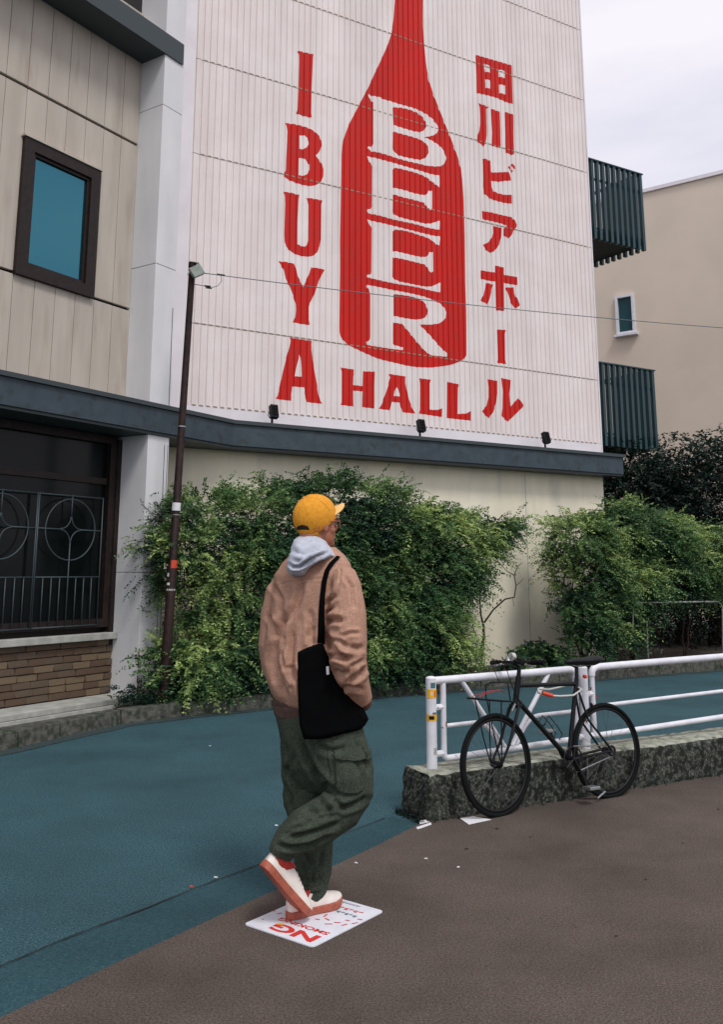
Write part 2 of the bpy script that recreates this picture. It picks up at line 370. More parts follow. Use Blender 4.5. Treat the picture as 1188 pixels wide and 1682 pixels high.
for z in ROWS[:-1]:      # short dark openings under every rib at each lap
    b = MB(); k = int(UL / PER)
    while (k + 1) * PER < UR:
        u0, u1 = (k + .30) * PER, (k + .86) * PER
        b.box(Wm((u0 + u1) / 2, z, -.002), DW * (u1 - u0) / 2, NW * .007, UP * .008); k += 1
    b.build('lap_gaps', M['lap'], HALL, kind='stuff')
b = MB()   # flat base flashing, side trim, backing and the volume behind
b.box(Wm((UL + UR) / 2 , 3.45, -.012), DW * (UR - UL) / 2, NW * .012, UP * .10); b.build('base_flashing', M['trim'], HALL)
b = MB(); b.box(Wm(-4.72, 7.97, -.018), DW * .50, NW * .03, UP * 4.62); b.build('edge_trim', M['trim'], HALL)
b = MB(); b.box(Wm(UR + .012, 7.97, -.2), DW * .012, NW * .21, UP * 4.62); b.build('edge_trim', M['trim'], HALL)
q = [Wm(-5.2, 0, -.06), Wm(UR, 0, -.06), Wm(UR, 0, -9), Wm(-5.2, 0, -9)]
b = MB(); b.hexa([p + UP * 3.02 for p in q], [p + UP * 12.62 for p in q]); b.build('upper_wall', M['trim'], HALL)
b = MB(); q = [Wm(-5.2, 0, 0), Wm(UR, 0, 0), Wm(UR, 0, -9), Wm(-5.2, 0, -9)]
b.hexa([p - UP * .02 for p in q], [p + UP * 3.018 for p in q]); b.build('lower_wall', M['stucco'], HALL)
b = MB(); b.box(Wm(1.32, 1.6, .0005), DW * .004, NW * .002, UP * 1.38); b.build('wall_joint', M['stone'], HALL)

# fascia beam (plan follows the left facade, the column and the main wall)
A0 = CC + NL * .05; den = DL.x * DW.y - DL.y * DW.x; rhs = (W0 + NW * .3) - A0
sB = (rhs.x * DW.y - rhs.y * DW.x) / den; BEND = A0 + DL * sB
def run(front, backp, z0, z1, name, m):
    b = MB(); vs = []
    for f, k in zip(front, backp):
        for z in (z0, z1): vs.append(f + UP * z)
        for z in (z1, z0): vs.append(k + UP * z)
    fs = []
    for i in range(len(front) - 1):
        for j in range(4): fs.append((4 * i + j, 4 * i + (j + 1) % 4, 4 * i + 4 + (j + 1) % 4, 4 * i + 4 + j))
    fs += [(0, 1, 2, 3), tuple(4 * (len(front) - 1) + j for j in (3, 2, 1, 0))]
    b.add(vs, fs); return b.build(name, m, HALL)
fr = [A0 + DL * -7, BEND, Wm(3.14, 0, .3), Wm(3.14, 0, -2.5)]
bk = [A0 + DL * -7 - NL * .52, Wm(-4.6, 0, -.03), Wm(2.985, 0, -.03), Wm(2.985, 0, -2.5)]
run(fr, bk, 3.022, 3.295, 'fascia', M['beam'])
fr2 = [A0 + DL * -7 + NL * .03, BEND + NL * .02 + NW * .01, Wm(3.17, 0, .33), Wm(3.17, 0, -2.5)]
run(fr2, bk, 3.297, 3.345, 'fascia_lip', M['beamlip'])
run([p - (NL if i == 0 else NW) * .03 for i, p in enumerate(fr)], bk, 2.99, 3.020, 'fascia_soffit', M['beamlip'])

# painted mural -----------------------------------------------------------------
def px(o, s, pts): return [(o[0] + x / s, o[1] + y / s) for x, y in pts]
def painted(name, loops, m, off, parent, label=None):
    uz = [[Wuz(x, y) for x, y in L] for L in loops]
    polys = [[Vector((u, z, 0)) for u, z in L] for L in uz]; flat = [p for L in polys for p in L]
    bm = bmesh.new(); vv = [bm.verts.new(p) for p in flat]
    for t in tessellate_polygon(polys):
        try: bm.faces.new([vv[i] for i in t])
        except ValueError: pass
    lo, hi = min(p.x for p in flat), max(p.x for p in flat)
    for br in BREAKS:
        if lo < br < hi: bmesh.ops.bisect_plane(bm, geom=bm.verts[:] + bm.edges[:] + bm.faces[:], plane_co=(br, 0, 0), plane_no=(1, 0, 0))
    for zz in ROWS:
        if min(p.y for p in flat) < zz < max(p.y for p in flat):
            bmesh.ops.bisect_plane(bm, geom=bm.verts[:] + bm.edges[:] + bm.faces[:], plane_co=(0, zz, 0), plane_no=(0, 1, 0))
    me = bpy.data.meshes.new(name); b0 = ROOT[parent]
    for v in bm.verts:
        v.co = Wm(v.co.x, v.co.y, depth(v.co.x) + off) - b0
    bmesh.ops.recalc_face_normals(bm, faces=bm.faces)
    bm.to_mesh(me); bm.free(); me.materials.append(m)
    o = bpy.data.objects.new(name, me); COL.objects.link(o); o.parent = parent; ROOT[o] = b0; tag(o, label); return o
zA = ((450, 100), 7.425); zB = ((440, 310), 7.425); zC = ((440, 540), 7.425); zD = ((540, 590), 3.494); zE = ((770, 95), 10.51)
zF = ((770, 250), 10.51); zG = ((770, 420), 9.34); zH = ((540, 100), 4.95); zI = ((590, 260), 7.425); zJ = ((590, 360), 7.425)
zK = ((590, 460), 5.94); zM = ((540, 440), 9.34); z2 = ((440, 100), 2.7)
bottle = [(650, -100), (649, 0), (645, 50), (637, 75), (624.8, 102)] + px(*zH, [(372, 110), (325, 215), (270, 320), (215, 425), (165, 520), (135, 600), (112, 680), (105, 760), (103, 900)]) \
    + px(*z2, [(325, 560), (320, 800)]) + px(*zM, [(175, 0), (165, 800), (165, 980), (185, 1060), (270, 1160), (360, 1215), (540, 1300), (700, 1370)]) \
    + px(*zK, [(150, 755), (230, 780), (330, 803), (460, 835), (560, 850), (700, 855), (820, 842), (910, 825), (985, 795), (1030, 765), (1048, 735), (1048, 600), (1045, 300), (1036, 20)]) \
    + px(*z2, [(874, 800), (869, 620), (862, 520)]) + px(*zH, [(1085, 960), (1075, 870), (1045, 770), (1015, 690), (990, 620), (960, 550), (905, 410), (850, 270), (815, 160), (795, 50), (790, 10)]) + [(697, 75), (695.5, 40), (695, -100)]
BOT = painted('painted_bottle', [bottle], M['red'], .0015, HALL, 'big red bottle painted on the ribbed wall')
def let(txt, z, *loops, white=False):
    painted('letter', [px(*z, L) for L in loops], M['siding'] if white else M['red'], .003 if white else .0015, BOT if white else HALL, txt)
let('white letter B in the bottle', zH, [(320, 272), (345, 288), (380, 290), (420, 300), (450, 318), (500, 330), (560, 350), (600, 362), (650, 375), (700, 390), (745, 410), (800, 440), (850, 480), (885, 530), (893, 560), (880, 590), (850, 610), (800, 620), (776, 625), (820, 640), (870, 670), (915, 705), (945, 750), (958, 795), (945, 835), (915, 858), (870, 862), (800, 855), (740, 840), (650, 820), (560, 795), (480, 768), (400, 745), (345, 738), (315, 712), (320, 700), (350, 702), (362, 680), (362, 340), (345, 325), (325, 300)],
    [(525, 380), (600, 385), (660, 400), (720, 425), (765, 460), (790, 500), (793, 540), (775, 570), (740, 583), (690, 575), (640, 560), (590, 545), (530, 525)],
    [(527, 578), (600, 598), (680, 620), (740, 640), (785, 668), (808, 700), (812, 750), (790, 790), (745, 808), (690, 800), (620, 785), (565, 770), (535, 745), (524, 710)], white=True)
let('upper white letter E in the bottle', zI, [(97, -18), (200, 0), (300, 28), (420, 60), (520, 90), (640, 125), (760, 160), (850, 190), (920, 207), (975, 212), (985, 230), (980, 360), (940, 325), (890, 290), (830, 240), (760, 205), (660, 170), (560, 145), (480, 125), (430, 122), (408, 150), (410, 360), (430, 365), (500, 380), (580, 400), (650, 425), (740, 445), (800, 455), (830, 440), (845, 400), (890, 402), (890, 620), (875, 632), (840, 625), (825, 585), (790, 545), (740, 530), (650, 505), (560, 485), (480, 462), (412, 440), (408, 660), (430, 690), (490, 720), (600, 750), (700, 775), (800, 800), (870, 800), (920, 785), (975, 765), (985, 775), (980, 875), (930, 868), (820, 845), (740, 820), (640, 795), (540, 775), (400, 745), (300, 715), (200, 690), (110, 675), (97, 650), (100, 628), (145, 622), (160, 590), (162, 100), (150, 65), (120, 50)], white=True)
let('lower white letter E in the bottle', zJ, [(97, 5), (110, 12), (200, 35), (300, 55), (420, 85), (520, 110), (640, 140), (760, 170), (860, 195), (930, 210), (985, 212), (988, 240), (978, 325), (930, 300), (880, 255), (810, 220), (740, 200), (640, 165), (540, 140), (440, 130), (408, 155), (408, 395), (450, 395), (560, 420), (640, 440), (740, 462), (810, 465), (840, 445), (855, 405), (900, 405), (905, 640), (880, 655), (855, 640), (835, 590), (800, 555), (740, 540), (640, 515), (540, 490), (460, 475), (408, 470), (405, 710), (440, 740), (500, 765), (600, 785), (700, 805), (800, 825), (880, 825), (940, 800), (985, 775), (993, 790), (990, 895), (930, 885), (840, 865), (720, 835), (600, 812), (480, 795), (380, 775), (260, 750), (160, 725), (97, 712), (97, 682), (140, 678), (155, 640), (160, 100), (130, 80), (110, 45)], white=True)
let('white letter R in the bottle', zK, [(75, 50), (130, 58), (230, 78), (330, 100), (440, 120), (540, 140), (640, 165), (720, 195), (790, 230), (835, 275), (850, 320), (845, 370), (820, 400), (780, 425), (700, 437), (590, 435), (700, 550), (800, 665), (858, 715), (858, 750), (800, 745), (700, 735), (640, 690), (560, 600), (480, 500), (420, 430), (330, 415), (330, 625), (350, 638), (430, 660), (428, 685), (330, 675), (200, 655), (80, 635), (72, 605), (100, 590), (108, 560), (108, 150), (95, 90), (75, 75)],
    [(335, 140), (400, 145), (500, 160), (570, 180), (620, 205), (655, 245), (672, 290), (670, 335), (640, 370), (600, 385), (540, 388), (450, 375), (335, 350)], white=True)
let('red letter I at the top of the column of letters', zA, [(292, -120), (482, -75), (478, -40), (475, 15), (460, 350), (455, 640), (462, 695), (415, 690), (340, 670), (275, 645), (292, 600), (300, 350), (308, 15), (308, -70)])
let('red letter B', zA, [(138, 762), (250, 775), (340, 795), (430, 825), (500, 865), (550, 915), (580, 970), (585, 1040), (565, 1095), (530, 1140), (508, 1158), (550, 1210), (585, 1255), (605, 1330), (602, 1410), (575, 1475), (520, 1515), (450, 1530), (380, 1522), (280, 1495), (180, 1455), (130, 1420), (128, 1370), (145, 1340), (150, 1200), (160, 1000), (165, 860), (155, 800)],
    [(310, 915), (370, 910), (405, 940), (430, 985), (428, 1020), (400, 1060), (360, 1078), (312, 1080)], [(303, 1190), (350, 1188), (385, 1205), (410, 1245), (435, 1265), (435, 1330), (415, 1380), (370, 1402), (300, 1400)])
let('red letter U', zB, [(197, 40), (280, 50), (385, 80), (375, 130), (362, 400), (360, 680), (400, 695), (445, 712), (480, 690), (495, 640), (500, 200), (490, 140), (462, 115), (540, 120), (665, 145), (652, 200), (648, 620), (635, 700), (605, 775), (560, 815), (520, 830), (440, 828), (360, 810), (290, 775), (230, 715), (205, 650), (200, 560), (212, 200), (210, 100)])
let('red letter Y', zB, [(128, 888), (230, 895), (330, 920), (350, 1000), (365, 1070), (400, 1130), (432, 1205), (455, 1150), (500, 1050), (530, 962), (620, 970), (695, 992), (660, 1050), (610, 1160), (570, 1290), (510, 1400), (500, 1450), (500, 1600), (511, 1664), (412, 1652), (312, 1630), (335, 1570), (345, 1480), (340, 1400), (310, 1300), (270, 1200), (220, 1100), (195, 990), (160, 930)])
let('tall red letter A', zC, [(272, 108), (400, 130), (540, 150), (530, 200), (545, 300), (565, 500), (600, 680), (625, 820), (640, 880), (665, 915), (560, 905), (475, 895), (465, 830), (445, 715), (300, 705), (285, 800), (285, 880), (200, 870), (95, 855), (120, 820), (150, 700), (180, 540), (230, 350), (270, 200), (278, 150)],
    [(390, 310), (402, 350), (412, 480), (415, 585), (328, 580), (345, 480), (375, 370)])
let('red letter H', zD, [(68, 48), (148, 60), (142, 100), (140, 148), (195, 155), (197, 70), (265, 72), (262, 150), (262, 283), (192, 275), (195, 185), (140, 180), (142, 272), (68, 262), (78, 245), (78, 80)])
let('small red letter A', zD, [(348, 85), (445, 100), (440, 120), (460, 230), (485, 290), (497, 312), (425, 305), (410, 250), (362, 245), (352, 293), (288, 285), (305, 260), (340, 160), (355, 105)], [(390, 160), (398, 170), (412, 215), (372, 210)])
let('first red letter L', zD, [(520, 110), (587, 118), (580, 140), (580, 290), (625, 292), (652, 282), (650, 332), (518, 312), (525, 290), (525, 140)])
let('second red letter L', zD, [(680, 130), (750, 145), (742, 165), (740, 315), (790, 312), (818, 298), (818, 353), (678, 338)])
def jp(txt, z, *strokes):
    if len(strokes) == 1 and isinstance(strokes[0][0][0], (list, tuple)): loops = strokes[0]; painted('character', [px(*z, L) for L in loops], M['red'], .0015, HALL, txt); return
    root = None
    for s_ in strokes:
        o = painted('stroke' if root else 'character', [px(*z, s_)], M['red'], .0015 , root or HALL, None if root else txt); root = root or o
jp('red character of a square field', zE, [[(130, -45), (300, 5), (500, 62), (750, 140), (765, 500), (770, 805), (650, 770), (480, 695), (320, 650), (150, 615), (145, 300)],
    [(265, 105), (375, 145), (380, 260), (290, 245), (268, 200)], [(280, 370), (385, 395), (385, 540), (295, 520)], [(510, 205), (620, 225), (628, 355), (530, 330)], [(520, 460), (632, 480), (635, 635), (535, 610)]])
jp('red character of three upright strokes', zE, [(170, 790), (250, 815), (355, 860), (310, 880), (315, 1000), (318, 1250), (305, 1400), (290, 1480), (260, 1535), (145, 1440), (150, 1370), (185, 1270), (200, 1150), (200, 1000), (190, 860)],
    [(395, 885), (545, 940), (550, 1200), (555, 1565), (410, 1525), (415, 1300), (405, 1100)], [(635, 940), (775, 985), (775, 1300), (785, 1670), (740, 1682), (645, 1640), (645, 1300)])
jp('red katakana with two small dots', zF, [(240, 115), (290, 118), (375, 155), (385, 350), (450, 355), (560, 350), (690, 345), (715, 400), (740, 495), (620, 500), (520, 515), (440, 505), (390, 500), (395, 600), (420, 670), (500, 710), (620, 740), (755, 740), (758, 895), (620, 880), (500, 850), (380, 810), (300, 745), (265, 715), (250, 600), (255, 300)],
    [(675, 260), (710, 240), (740, 310), (770, 325), (745, 355)], [(730, 215), (760, 205), (800, 250), (810, 290), (790, 305), (750, 250)])
jp('red katakana like a hooked roof', zF, [(230, 1020), (380, 1040), (560, 1085), (740, 1125), (800, 1180), (835, 1260), (825, 1300), (790, 1340), (740, 1440), (690, 1495), (600, 1435), (610, 1330), (660, 1270), (560, 1235), (400, 1195), (240, 1160)],
    [(420, 1275), (570, 1310), (565, 1450), (540, 1570), (490, 1660), (430, 1720), (366, 1742), (300, 1690), (245, 1605), (340, 1560), (400, 1480), (425, 1400)])
jp('red katakana cross with two side strokes', zG, [(405, 150), (540, 185), (540, 295), (745, 330), (748, 455), (640, 440), (540, 420), (545, 850), (420, 840), (410, 400), (300, 385), (185, 355), (185, 225), (300, 245), (405, 260)],
    [(265, 415), (375, 445), (350, 550), (325, 650), (290, 755), (240, 720), (180, 690), (225, 620), (250, 520)], [(565, 490), (690, 490), (700, 590), (750, 660), (790, 765), (715, 815), (670, 760), (640, 690), (610, 600)])
jp('red upright long vowel bar', zG, [(435, 1135), (570, 1140), (555, 1200), (560, 1600), (575, 1665), (435, 1645), (450, 1600), (450, 1200)])
jp('red katakana at the bottom of the column', zD, [(912, 115), (968, 125), (968, 200), (960, 260), (945, 305), (918, 340), (880, 300), (905, 270), (918, 220), (918, 160)],
    [(990, 108), (1045, 120), (1040, 200), (1045, 272), (1090, 222), (1122, 268), (1080, 310), (1028, 360), (992, 325), (998, 280), (1000, 180)])

# column with cladding panels
R0 = CC + DL * .33
for z0, z1 in ((.06, 1.447), (1.453, 2.988), (3.35, 5.02), (5.026, 7.05), (7.056, 9.1), (9.106, 12.6)):
    q = [CC, R0, R0 + V(-58) * .9, CC + V(-58) * .55]
    b = MB(); b.hexa([p + UP * z0 for p in q], [p + UP * z1 for p in q]); b.build('column_panel', M['column'], HALL, bevel=.004)
b = MB(); q = [p + (p - (CC + DL * .16 + V(-58) * .3)).normalized() * -.01 for p in [CC, R0, R0 + V(-58) * .9, CC + V(-58) * .55]]
b.hexa([p - UP * .02 for p in q], [p + UP * 12.55 for p in q]); b.build('column_core', M['gap'], HALL)
b = MB(); b.box(R0 + NL * -.004 + DL * -.03 + UP * 3.95, DL * .004, NL * .0065, UP * .6); b.build('shadow_gap', M['gap'], HALL)  # thin dark box painting in the shadow gap beside the column
b = MB()
for i in range(16):
    z = .1 + .035 * i + random.uniform(-.01, .01); b.box(CC + DL * (.006 + random.uniform(-.004, .006)) + UP * z + NL * .0005, DL * random.uniform(.004, .012), NL * .0015, UP * random.uniform(.006, .017))
b.build('rust_stain', M['rust'], HALL, kind='stuff')
for s_, w_ in ((.26, .004), (.31, .003)):
    b = MB(); b.box(CC + DL * s_ + UP * 1.5 + NL * .0, DL * w_, NL * .0015, UP * 1.4); b.build('casing_seam', M['gap'], HALL)

# left facade, upper boards, window
q = [Lm(-7, 0, -.05), Lm(.0, 0, -.05), Lm(0, 0, -6), Lm(-7, 0, -6)]
b = MB(); b.hexa([p + UP * 3.02 for p in q], [p + UP * 12.4 for p in q]); b.build('facade_core', M['gap'], HALL)
SP = .2645
def panel(s0, s1, z0, z1):
    b = MB(); g = .0028
    b.hexa([Lm(s0 + g, z0, -.04), Lm(s1 - g, z0, -.04), Lm(s1 - g, z0, 0), Lm(s0 + g, z0, 0)], [Lm(s0 + g, z1, -.04), Lm(s1 - g, z1, -.04), Lm(s1 - g, z1, 0), Lm(s0 + g, z1, 0)])
    b.build('facade_board', M['board'], HALL, bevel=.004)
for c in range(17):
    s1 = -c * SP; s0 = s1 - SP
    win = 2 <= c <= 5
    for z0, z1 in ((3.30, 4.50), (4.535, 6.60), (6.635, 8.4)):
        if win and z0 == 4.535: panel(s0, s1, 6.05, z1)
        else: panel(s0, s1, z0, z1)
def rectframe(mk, s0, s1, z0, z1, w, o0, o1, name, m, par, bev=.003):
    b = MB(); mid = (o0 + o1) / 2; h = (o1 - o0) / 2
    b.box(mk((s0 + s1) / 2, z0 + w / 2, mid), DL * (s1 - s0) / 2, NL * h, UP * w / 2)
    b.box(mk((s0 + s1) / 2, z1 - w / 2, mid), DL * (s1 - s0) / 2, NL * h, UP * w / 2)
    b.box(mk(s0 + w / 2, (z0 + z1) / 2, mid), DL * w / 2, NL * h, UP * ((z1 - z0) / 2 - w))
    b.box(mk(s1 - w / 2, (z0 + z1) / 2, mid), DL * w / 2, NL * h, UP * ((z1 - z0) / 2 - w))
    return b.build(name, m, par)
wf = rectframe(Lm, -1.60, -.575, 4.50, 6.03, .13, -.03, .05, 'window', M['frame'], HALL)
rectframe(Lm, -1.47, -.705, 4.63, 5.90, .035, -.025, .02, 'sash', M['frame'], wf)
b = MB(); b.box(Lm(-1.09, 5.26, -.01), DL * .36, NL * .004, UP * .61); b.build('pane', M['glass'], wf)
b = MB(); b.box(Lm(-1.09, 6.045, .03), DL * .53, NL * .035, UP * .012); b.build('window_hood', M['board'], wf)
# eave soffit over the left facade
b = MB(); q = [Lm(-7, 0, .42), Lm(.30, 0, .42), Lm(0.02, 0, .0), Lm(0, 0, -.3), Lm(-7, 0, -.3)]
b.hexa([p + UP * 7.72 for p in q], [p + UP * 8.0 for p in q]); b.build('eave', M['beamlip'], HALL)
# lower left: dark window with iron grille, sill, brick base
q = [Lm(-7, 0, -.12), Lm(.0, 0, -.12), Lm(0, 0, -6), Lm(-7, 0, -6)]
b = MB(); b.hexa([p - UP * .02 for p in q], [p + UP * 3.018 for p in q]); b.build('inner_wall', M['frame'], HALL)
lw = rectframe(Lm, -1.78, -.06, .86, 2.98, .09, -.11, -.02, 'window', M['frame'], HALL)
b = MB(); b.box(Lm(-.9, 1.92, -.09), DL * .78, NL * .004, UP * .98); b.build('pane', M['darkglass'], lw)
b = MB(); b.box(Lm(-.03, 1.8, -.06), DL * .03, NL * .055, UP * 1.15); b.build('reveal', M['frame'], HALL)
b = MB(); b.box(Lm(-.92, 2.46, -.07), DL * .76, NL * .02, UP * .035); b.build('transom', M['frame'], lw)
def grille(c):
    g = MB(); r = .0075; o = -.005
    a = lambda s, z: Lm(c + s, z, o)
    for s in (-.42, 0, .42): 
        if s: g.tube([a(s, .88), a(s, 2.27)], r, 6)
    g.tube([a(0, .88), a(0, 1.78)], r, 6); g.tube([a(0, 2.02), a(0, 2.27)], r, 6)
    for z in (.89, 1.40, 2.26): g.tube([a(-.42, z), a(.42, z)], r, 6)
    g.tube([a(-.42, 1.9), a(-.12, 1.9)], r, 6); g.tube([a(.12, 1.9), a(.42, 1.9)], r, 6)
    for k in range(1, 8):
        if k != 4: g.tube([a(-.42 + .105 * k, .89), a(-.42 + .105 * k, 1.40)], .006, 6)
    g.ring(a(0, 1.9), DL, UP, .325, r, 36, 6)
    for sx, sz in ((1, 1), (1, -1), (-1, 1), (-1, -1)):   # four inward-curving scrolls between the spokes
        pts = [a(sx * (.135 - .13 * math.sin(q)), 1.9 + sz * (.135 - .13 * math.cos(q))) for q in [i * math.pi / 16 for i in range(9)]]
        g.tube(pts, .0065, 6)
    g.build('window_grille', M['iron'], HALL, smooth=True)
grille(-.66); grille(-1.52)
b = MB(); b.box(Lm(-3.5, .765, .0), DL * 3.5, NL * .07, UP * .035); b.build('sill', M['stone'], HALL, bevel=.006)
b = MB(); b.box(Lm(-3.5, .40, -.08), DL * 3.5, NL * .04, UP * .33); b.build('brick_backing', M['mortar'], HALL)
bms = [unitbox('brick', M[k], .05) for k in ('brickA', 'brickB', 'brickC')]
for r_ in range(8):
    z = .155 + .0365 + r_ * .0725; s = -.0 - (.11 if r_ % 2 else 0) + .12
    first = True
    while s > -2.3:
        L_ = random.uniform(.19, .27); e = min(s, -.003); c0 = s - L_
        if e - c0 > .05:
            th = .05 + random.uniform(0, .014)
            place(random.choice(bms), 'brick', HALL, frame_m(Lm((e + c0) / 2, z, -.045 + th / 2 - .01), DL * (e - c0 - .008), NL * th, UP * .064))
        s = c0

# louvered balconies on the far side of the building
def balcony(z0, z1, lab):
    v = -1.2; u1 = 5.60; ang = V(-37)
    R = Wm(u1, 0, v); 
    o = MB(); q = [Wm(2.99, 0, v - .03), Wm(u1 - .02, 0, v - .03), R + ang * 2.1 - NW * .03, Wm(2.99, 0, v - 2.6)]
    o.hexa([p + UP * (z0 + .10) for p in q], [p + UP * (z0 + .20) for p in q])
    root = o.build('balcony', M['louverdark'], HALL, label=lab)
    sm = unitbox('slat', M['louver'])
    k = 0; u = u1
    while u > 3.0:
        place(sm, 'slat', root, frame_m(Wm(u, (z0 + z1) / 2, v), DW * .062, NW * .075, UP * (z1 - z0))); u -= .148
    for i in range(1, 15):
        p = R + ang * (.148 * i); place(sm, 'slat', root, frame_m(p + UP * ((z0 + z1) / 2), ang * .062, ang.cross(UP) * .075, UP * (z1 - z0)))
    b = MB(); b.box(Wm((3 + u1) / 2, z1 + .012, v), DW * ((u1 - 3) / 2 + .06), NW * .05, UP * .012); b.box(R + ang * 1.05 + UP * (z1 + .012), ang * 1.05, ang.cross(UP) * .05, UP * .0118)
    for z in (z0 + .25, z1 - .35):
        b.box(Wm((3 + u1) / 2, z, v - .052), DW * ((u1 - 3) / 2), NW * .012, UP * .02)
    b.build('balcony_rail', M['louver'], root)
balcony(7.80, 9.43, 'upper louvered balcony'); balcony(3.75, 5.32, 'lower louvered balcony')

# cream building behind
QB = P(1053, 319, 23.0); QB.z = 0; DB = V(-55); NB = Vector((-DB.y, DB.x, 0))
if NB.y > 0: NB = -NB
def bz(px_, py_, o=0): p = on(px_, py_, QB + NB * o, NB); return (p - QB).dot(DB), p.z
def Bm(s, z, o=0): return QB + DB * s + NB * o + UP * z
B2 = thing('cream_building', 'cream rendered building with one narrow white framed window behind the balconies', 'building', tuple(QB))
ztop = P(1053, 319, 23.0).z
b = MB(); q = [Bm(-9, 0), Bm(12, 0), Bm(12, 0, -8), Bm(-9, 0, -8)]; b.hexa([p - UP * .04 for p in q], [p + UP * ztop for p in q]); b.build('wall', M['wallb'], B2)
b = MB(); q = [Bm(-9.05, 0, .06), Bm(12, 0, .06), Bm(12, 0, -8), Bm(-9.05, 0, -8)]; b.hexa([p + UP * ztop for p in q], [p + UP * (ztop + .10) for p in q]); b.build('parapet_cap', M['trim'], B2)
s0, za = bz(1042, 483); s1, zb = bz(1015, 552); s0, s1 = min(s0, s1), max(s0, s1); zlo, zhi = min(za, zb), max(za, zb)
w = MB(); t = .07
for (a0, a1, c0, c1) in ((s0, s1, zhi - t, zhi), (s0, s1, zlo, zlo + t), (s0, s0 + t, zlo + t, zhi - t), (s1 - t, s1, zlo + t, zhi - t)):
    w.box(Bm((a0 + a1) / 2, (c0 + c1) / 2, .04), DB * (a1 - a0) / 2, NB * .05, UP * (c1 - c0) / 2)
wn = w.build('window', M['white'], B2)
b = MB(); b.box(Bm((s0 + s1) / 2, (zlo + zhi) / 2, .01), DB * ((s1 - s0) / 2 - t), NB * .006, UP * ((zhi - zlo) / 2 - t)); b.build('pane', M['tealglass'], wn)
b = MB(); b.box(Bm((s0 + s1) / 2, zlo - .03, .07), DB * ((s1 - s0) / 2 + .06), NB * .09, UP * .03); b.build('sill', M['white'], wn)

# ------------------------------------------------------------------ foliage
def leafmat(name, dark, mid, light):
    m = bpy.data.materials.new(name); m.use_nodes = True; n = m.node_tree; b = n.nodes['Principled BSDF']
    a = n.nodes.new('ShaderNodeAttribute'); a.attribute_name = 'tone'
    r = n.nodes.new('ShaderNodeValToRGB'); r.color_ramp.elements[0].color = (*dark, 1); r.color_ramp.elements[1].color = (*light, 1)
    e = r.color_ramp.elements.new(.5); e.color = (*mid, 1); n.links.new(a.outputs['Fac'], r.inputs[0]); n.links.new(r.outputs[0], b.inputs['Base Color'])
    b.inputs['Roughness'].default_value = .55; b.inputs['Specular IOR Level'].default_value = .35
    tr = n.nodes.new('ShaderNodeBsdfTranslucent'); n.links.new(r.outputs[0], tr.inputs[0]); ms = n.nodes.new('ShaderNodeMixShader'); ms.inputs[0].default_value = .25
    n.links.new(b.outputs[0], ms.inputs[1]); n.links.new(tr.outputs[0], ms.inputs[2]); n.links.new(ms.outputs[0], n.nodes['Material Output'].inputs[0]); return m
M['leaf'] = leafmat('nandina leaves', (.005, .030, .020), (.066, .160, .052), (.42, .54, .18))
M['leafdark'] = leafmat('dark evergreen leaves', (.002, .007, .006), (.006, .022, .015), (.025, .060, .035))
def sprays(name, m, roots, dirs, tones, parent, length=(.22, .4), pairs=(8, 13), leaf=.036, width=.50, droop=.5, kind='stuff', fan=False, stem=True):
    """arching compound leaves: a thin rachis with paired leaflets, all in one mesh"""
    n = len(roots); V_ = []; F_ = []; T_ = []; k = 0
    for i in range(n):
        r0 = roots[i]; d = dirs[i] / (np.linalg.norm(dirs[i]) + 1e-9); Ls = RNG.uniform(*length); cnt = RNG.integers(*pairs)
        side = np.cross(d, [0, 0, 1.0]); side /= np.linalg.norm(side) + 1e-9; nrm = np.cross(side, d)
        roll = RNG.normal(0, .45); side2 = side * math.cos(roll) + nrm * math.sin(roll)
        t = np.linspace(.12, 1, cnt)
        base = r0[None] + d[None] * (Ls * t)[:, None] + np.array([0, 0, -1.0])[None] * (droop * Ls * t ** 2 * RNG.uniform(.4, 1.2))[:, None]
        tang = d[None] + np.array([0, 0, -1.0])[None] * (2 * droop * t * .8)[:, None]; tang /= np.linalg.norm(tang, axis=1)[:, None]
        for sgn in (-1, 1):
            ln = leaf * RNG.uniform(.6, 1.25, cnt) * (1 - .35 * t); wd_ = ln * width
            a = tang * .62 + side2[None] * sgn * .95 + RNG.normal(0, .22, (cnt, 3)); a /= np.linalg.norm(a, axis=1)[:, None]
            up = np.cross(a, side2[None] * sgn + tang) + np.array([0, 0, .35]) + RNG.normal(0, .35, (cnt, 3)); q = np.cross(a, up); q /= np.linalg.norm(q, axis=1)[:, None] + 1e-9
            p0 = base; p1 = base + a * (ln * .5)[:, None] + q * (wd_)[:, None] * .5; p2 = base + a * ln[:, None]; p3 = base + a * (ln * .5)[:, None] - q * (wd_)[:, None] * .5
            vs = np.stack([p0, p1, p2, p3], 1).reshape(-1, 3); V_.append(vs)
            F_.append(np.arange(k, k + 4 * cnt).reshape(-1, 4)); k += 4 * cnt
            T_.append(np.clip(tones[i] + RNG.normal(0, .10, cnt), 0, 1))
    V_ = np.concatenate(V_); F_ = np.concatenate(F_); T_ = np.concatenate(T_)
    off = np.array(ROOT.get(parent, Vector((0, 0, 0)))); V_ = V_ - off
    me = bpy.data.meshes.new(name); me.vertices.add(len(V_)); me.vertices.foreach_set('co', V_.ravel())
    me.loops.add(len(F_) * 4); me.loops.foreach_set('vertex_index', F_.ravel()); me.polygons.add(len(F_))
    me.polygons.foreach_set('loop_start', np.arange(0, len(F_) * 4, 4)); me.update(calc_edges=True)
    at = me.attributes.new('tone', 'FLOAT', 'FACE'); at.data.foreach_set('value', T_.astype(np.float32)); me.materials.append(m)
    o = bpy.data.objects.new(name, me); COL.objects.link(o); o.parent = parent; ROOT[o] = Vector(off) if parent else Vector((0, 0, 0)); tag(o, kind=kind); return o
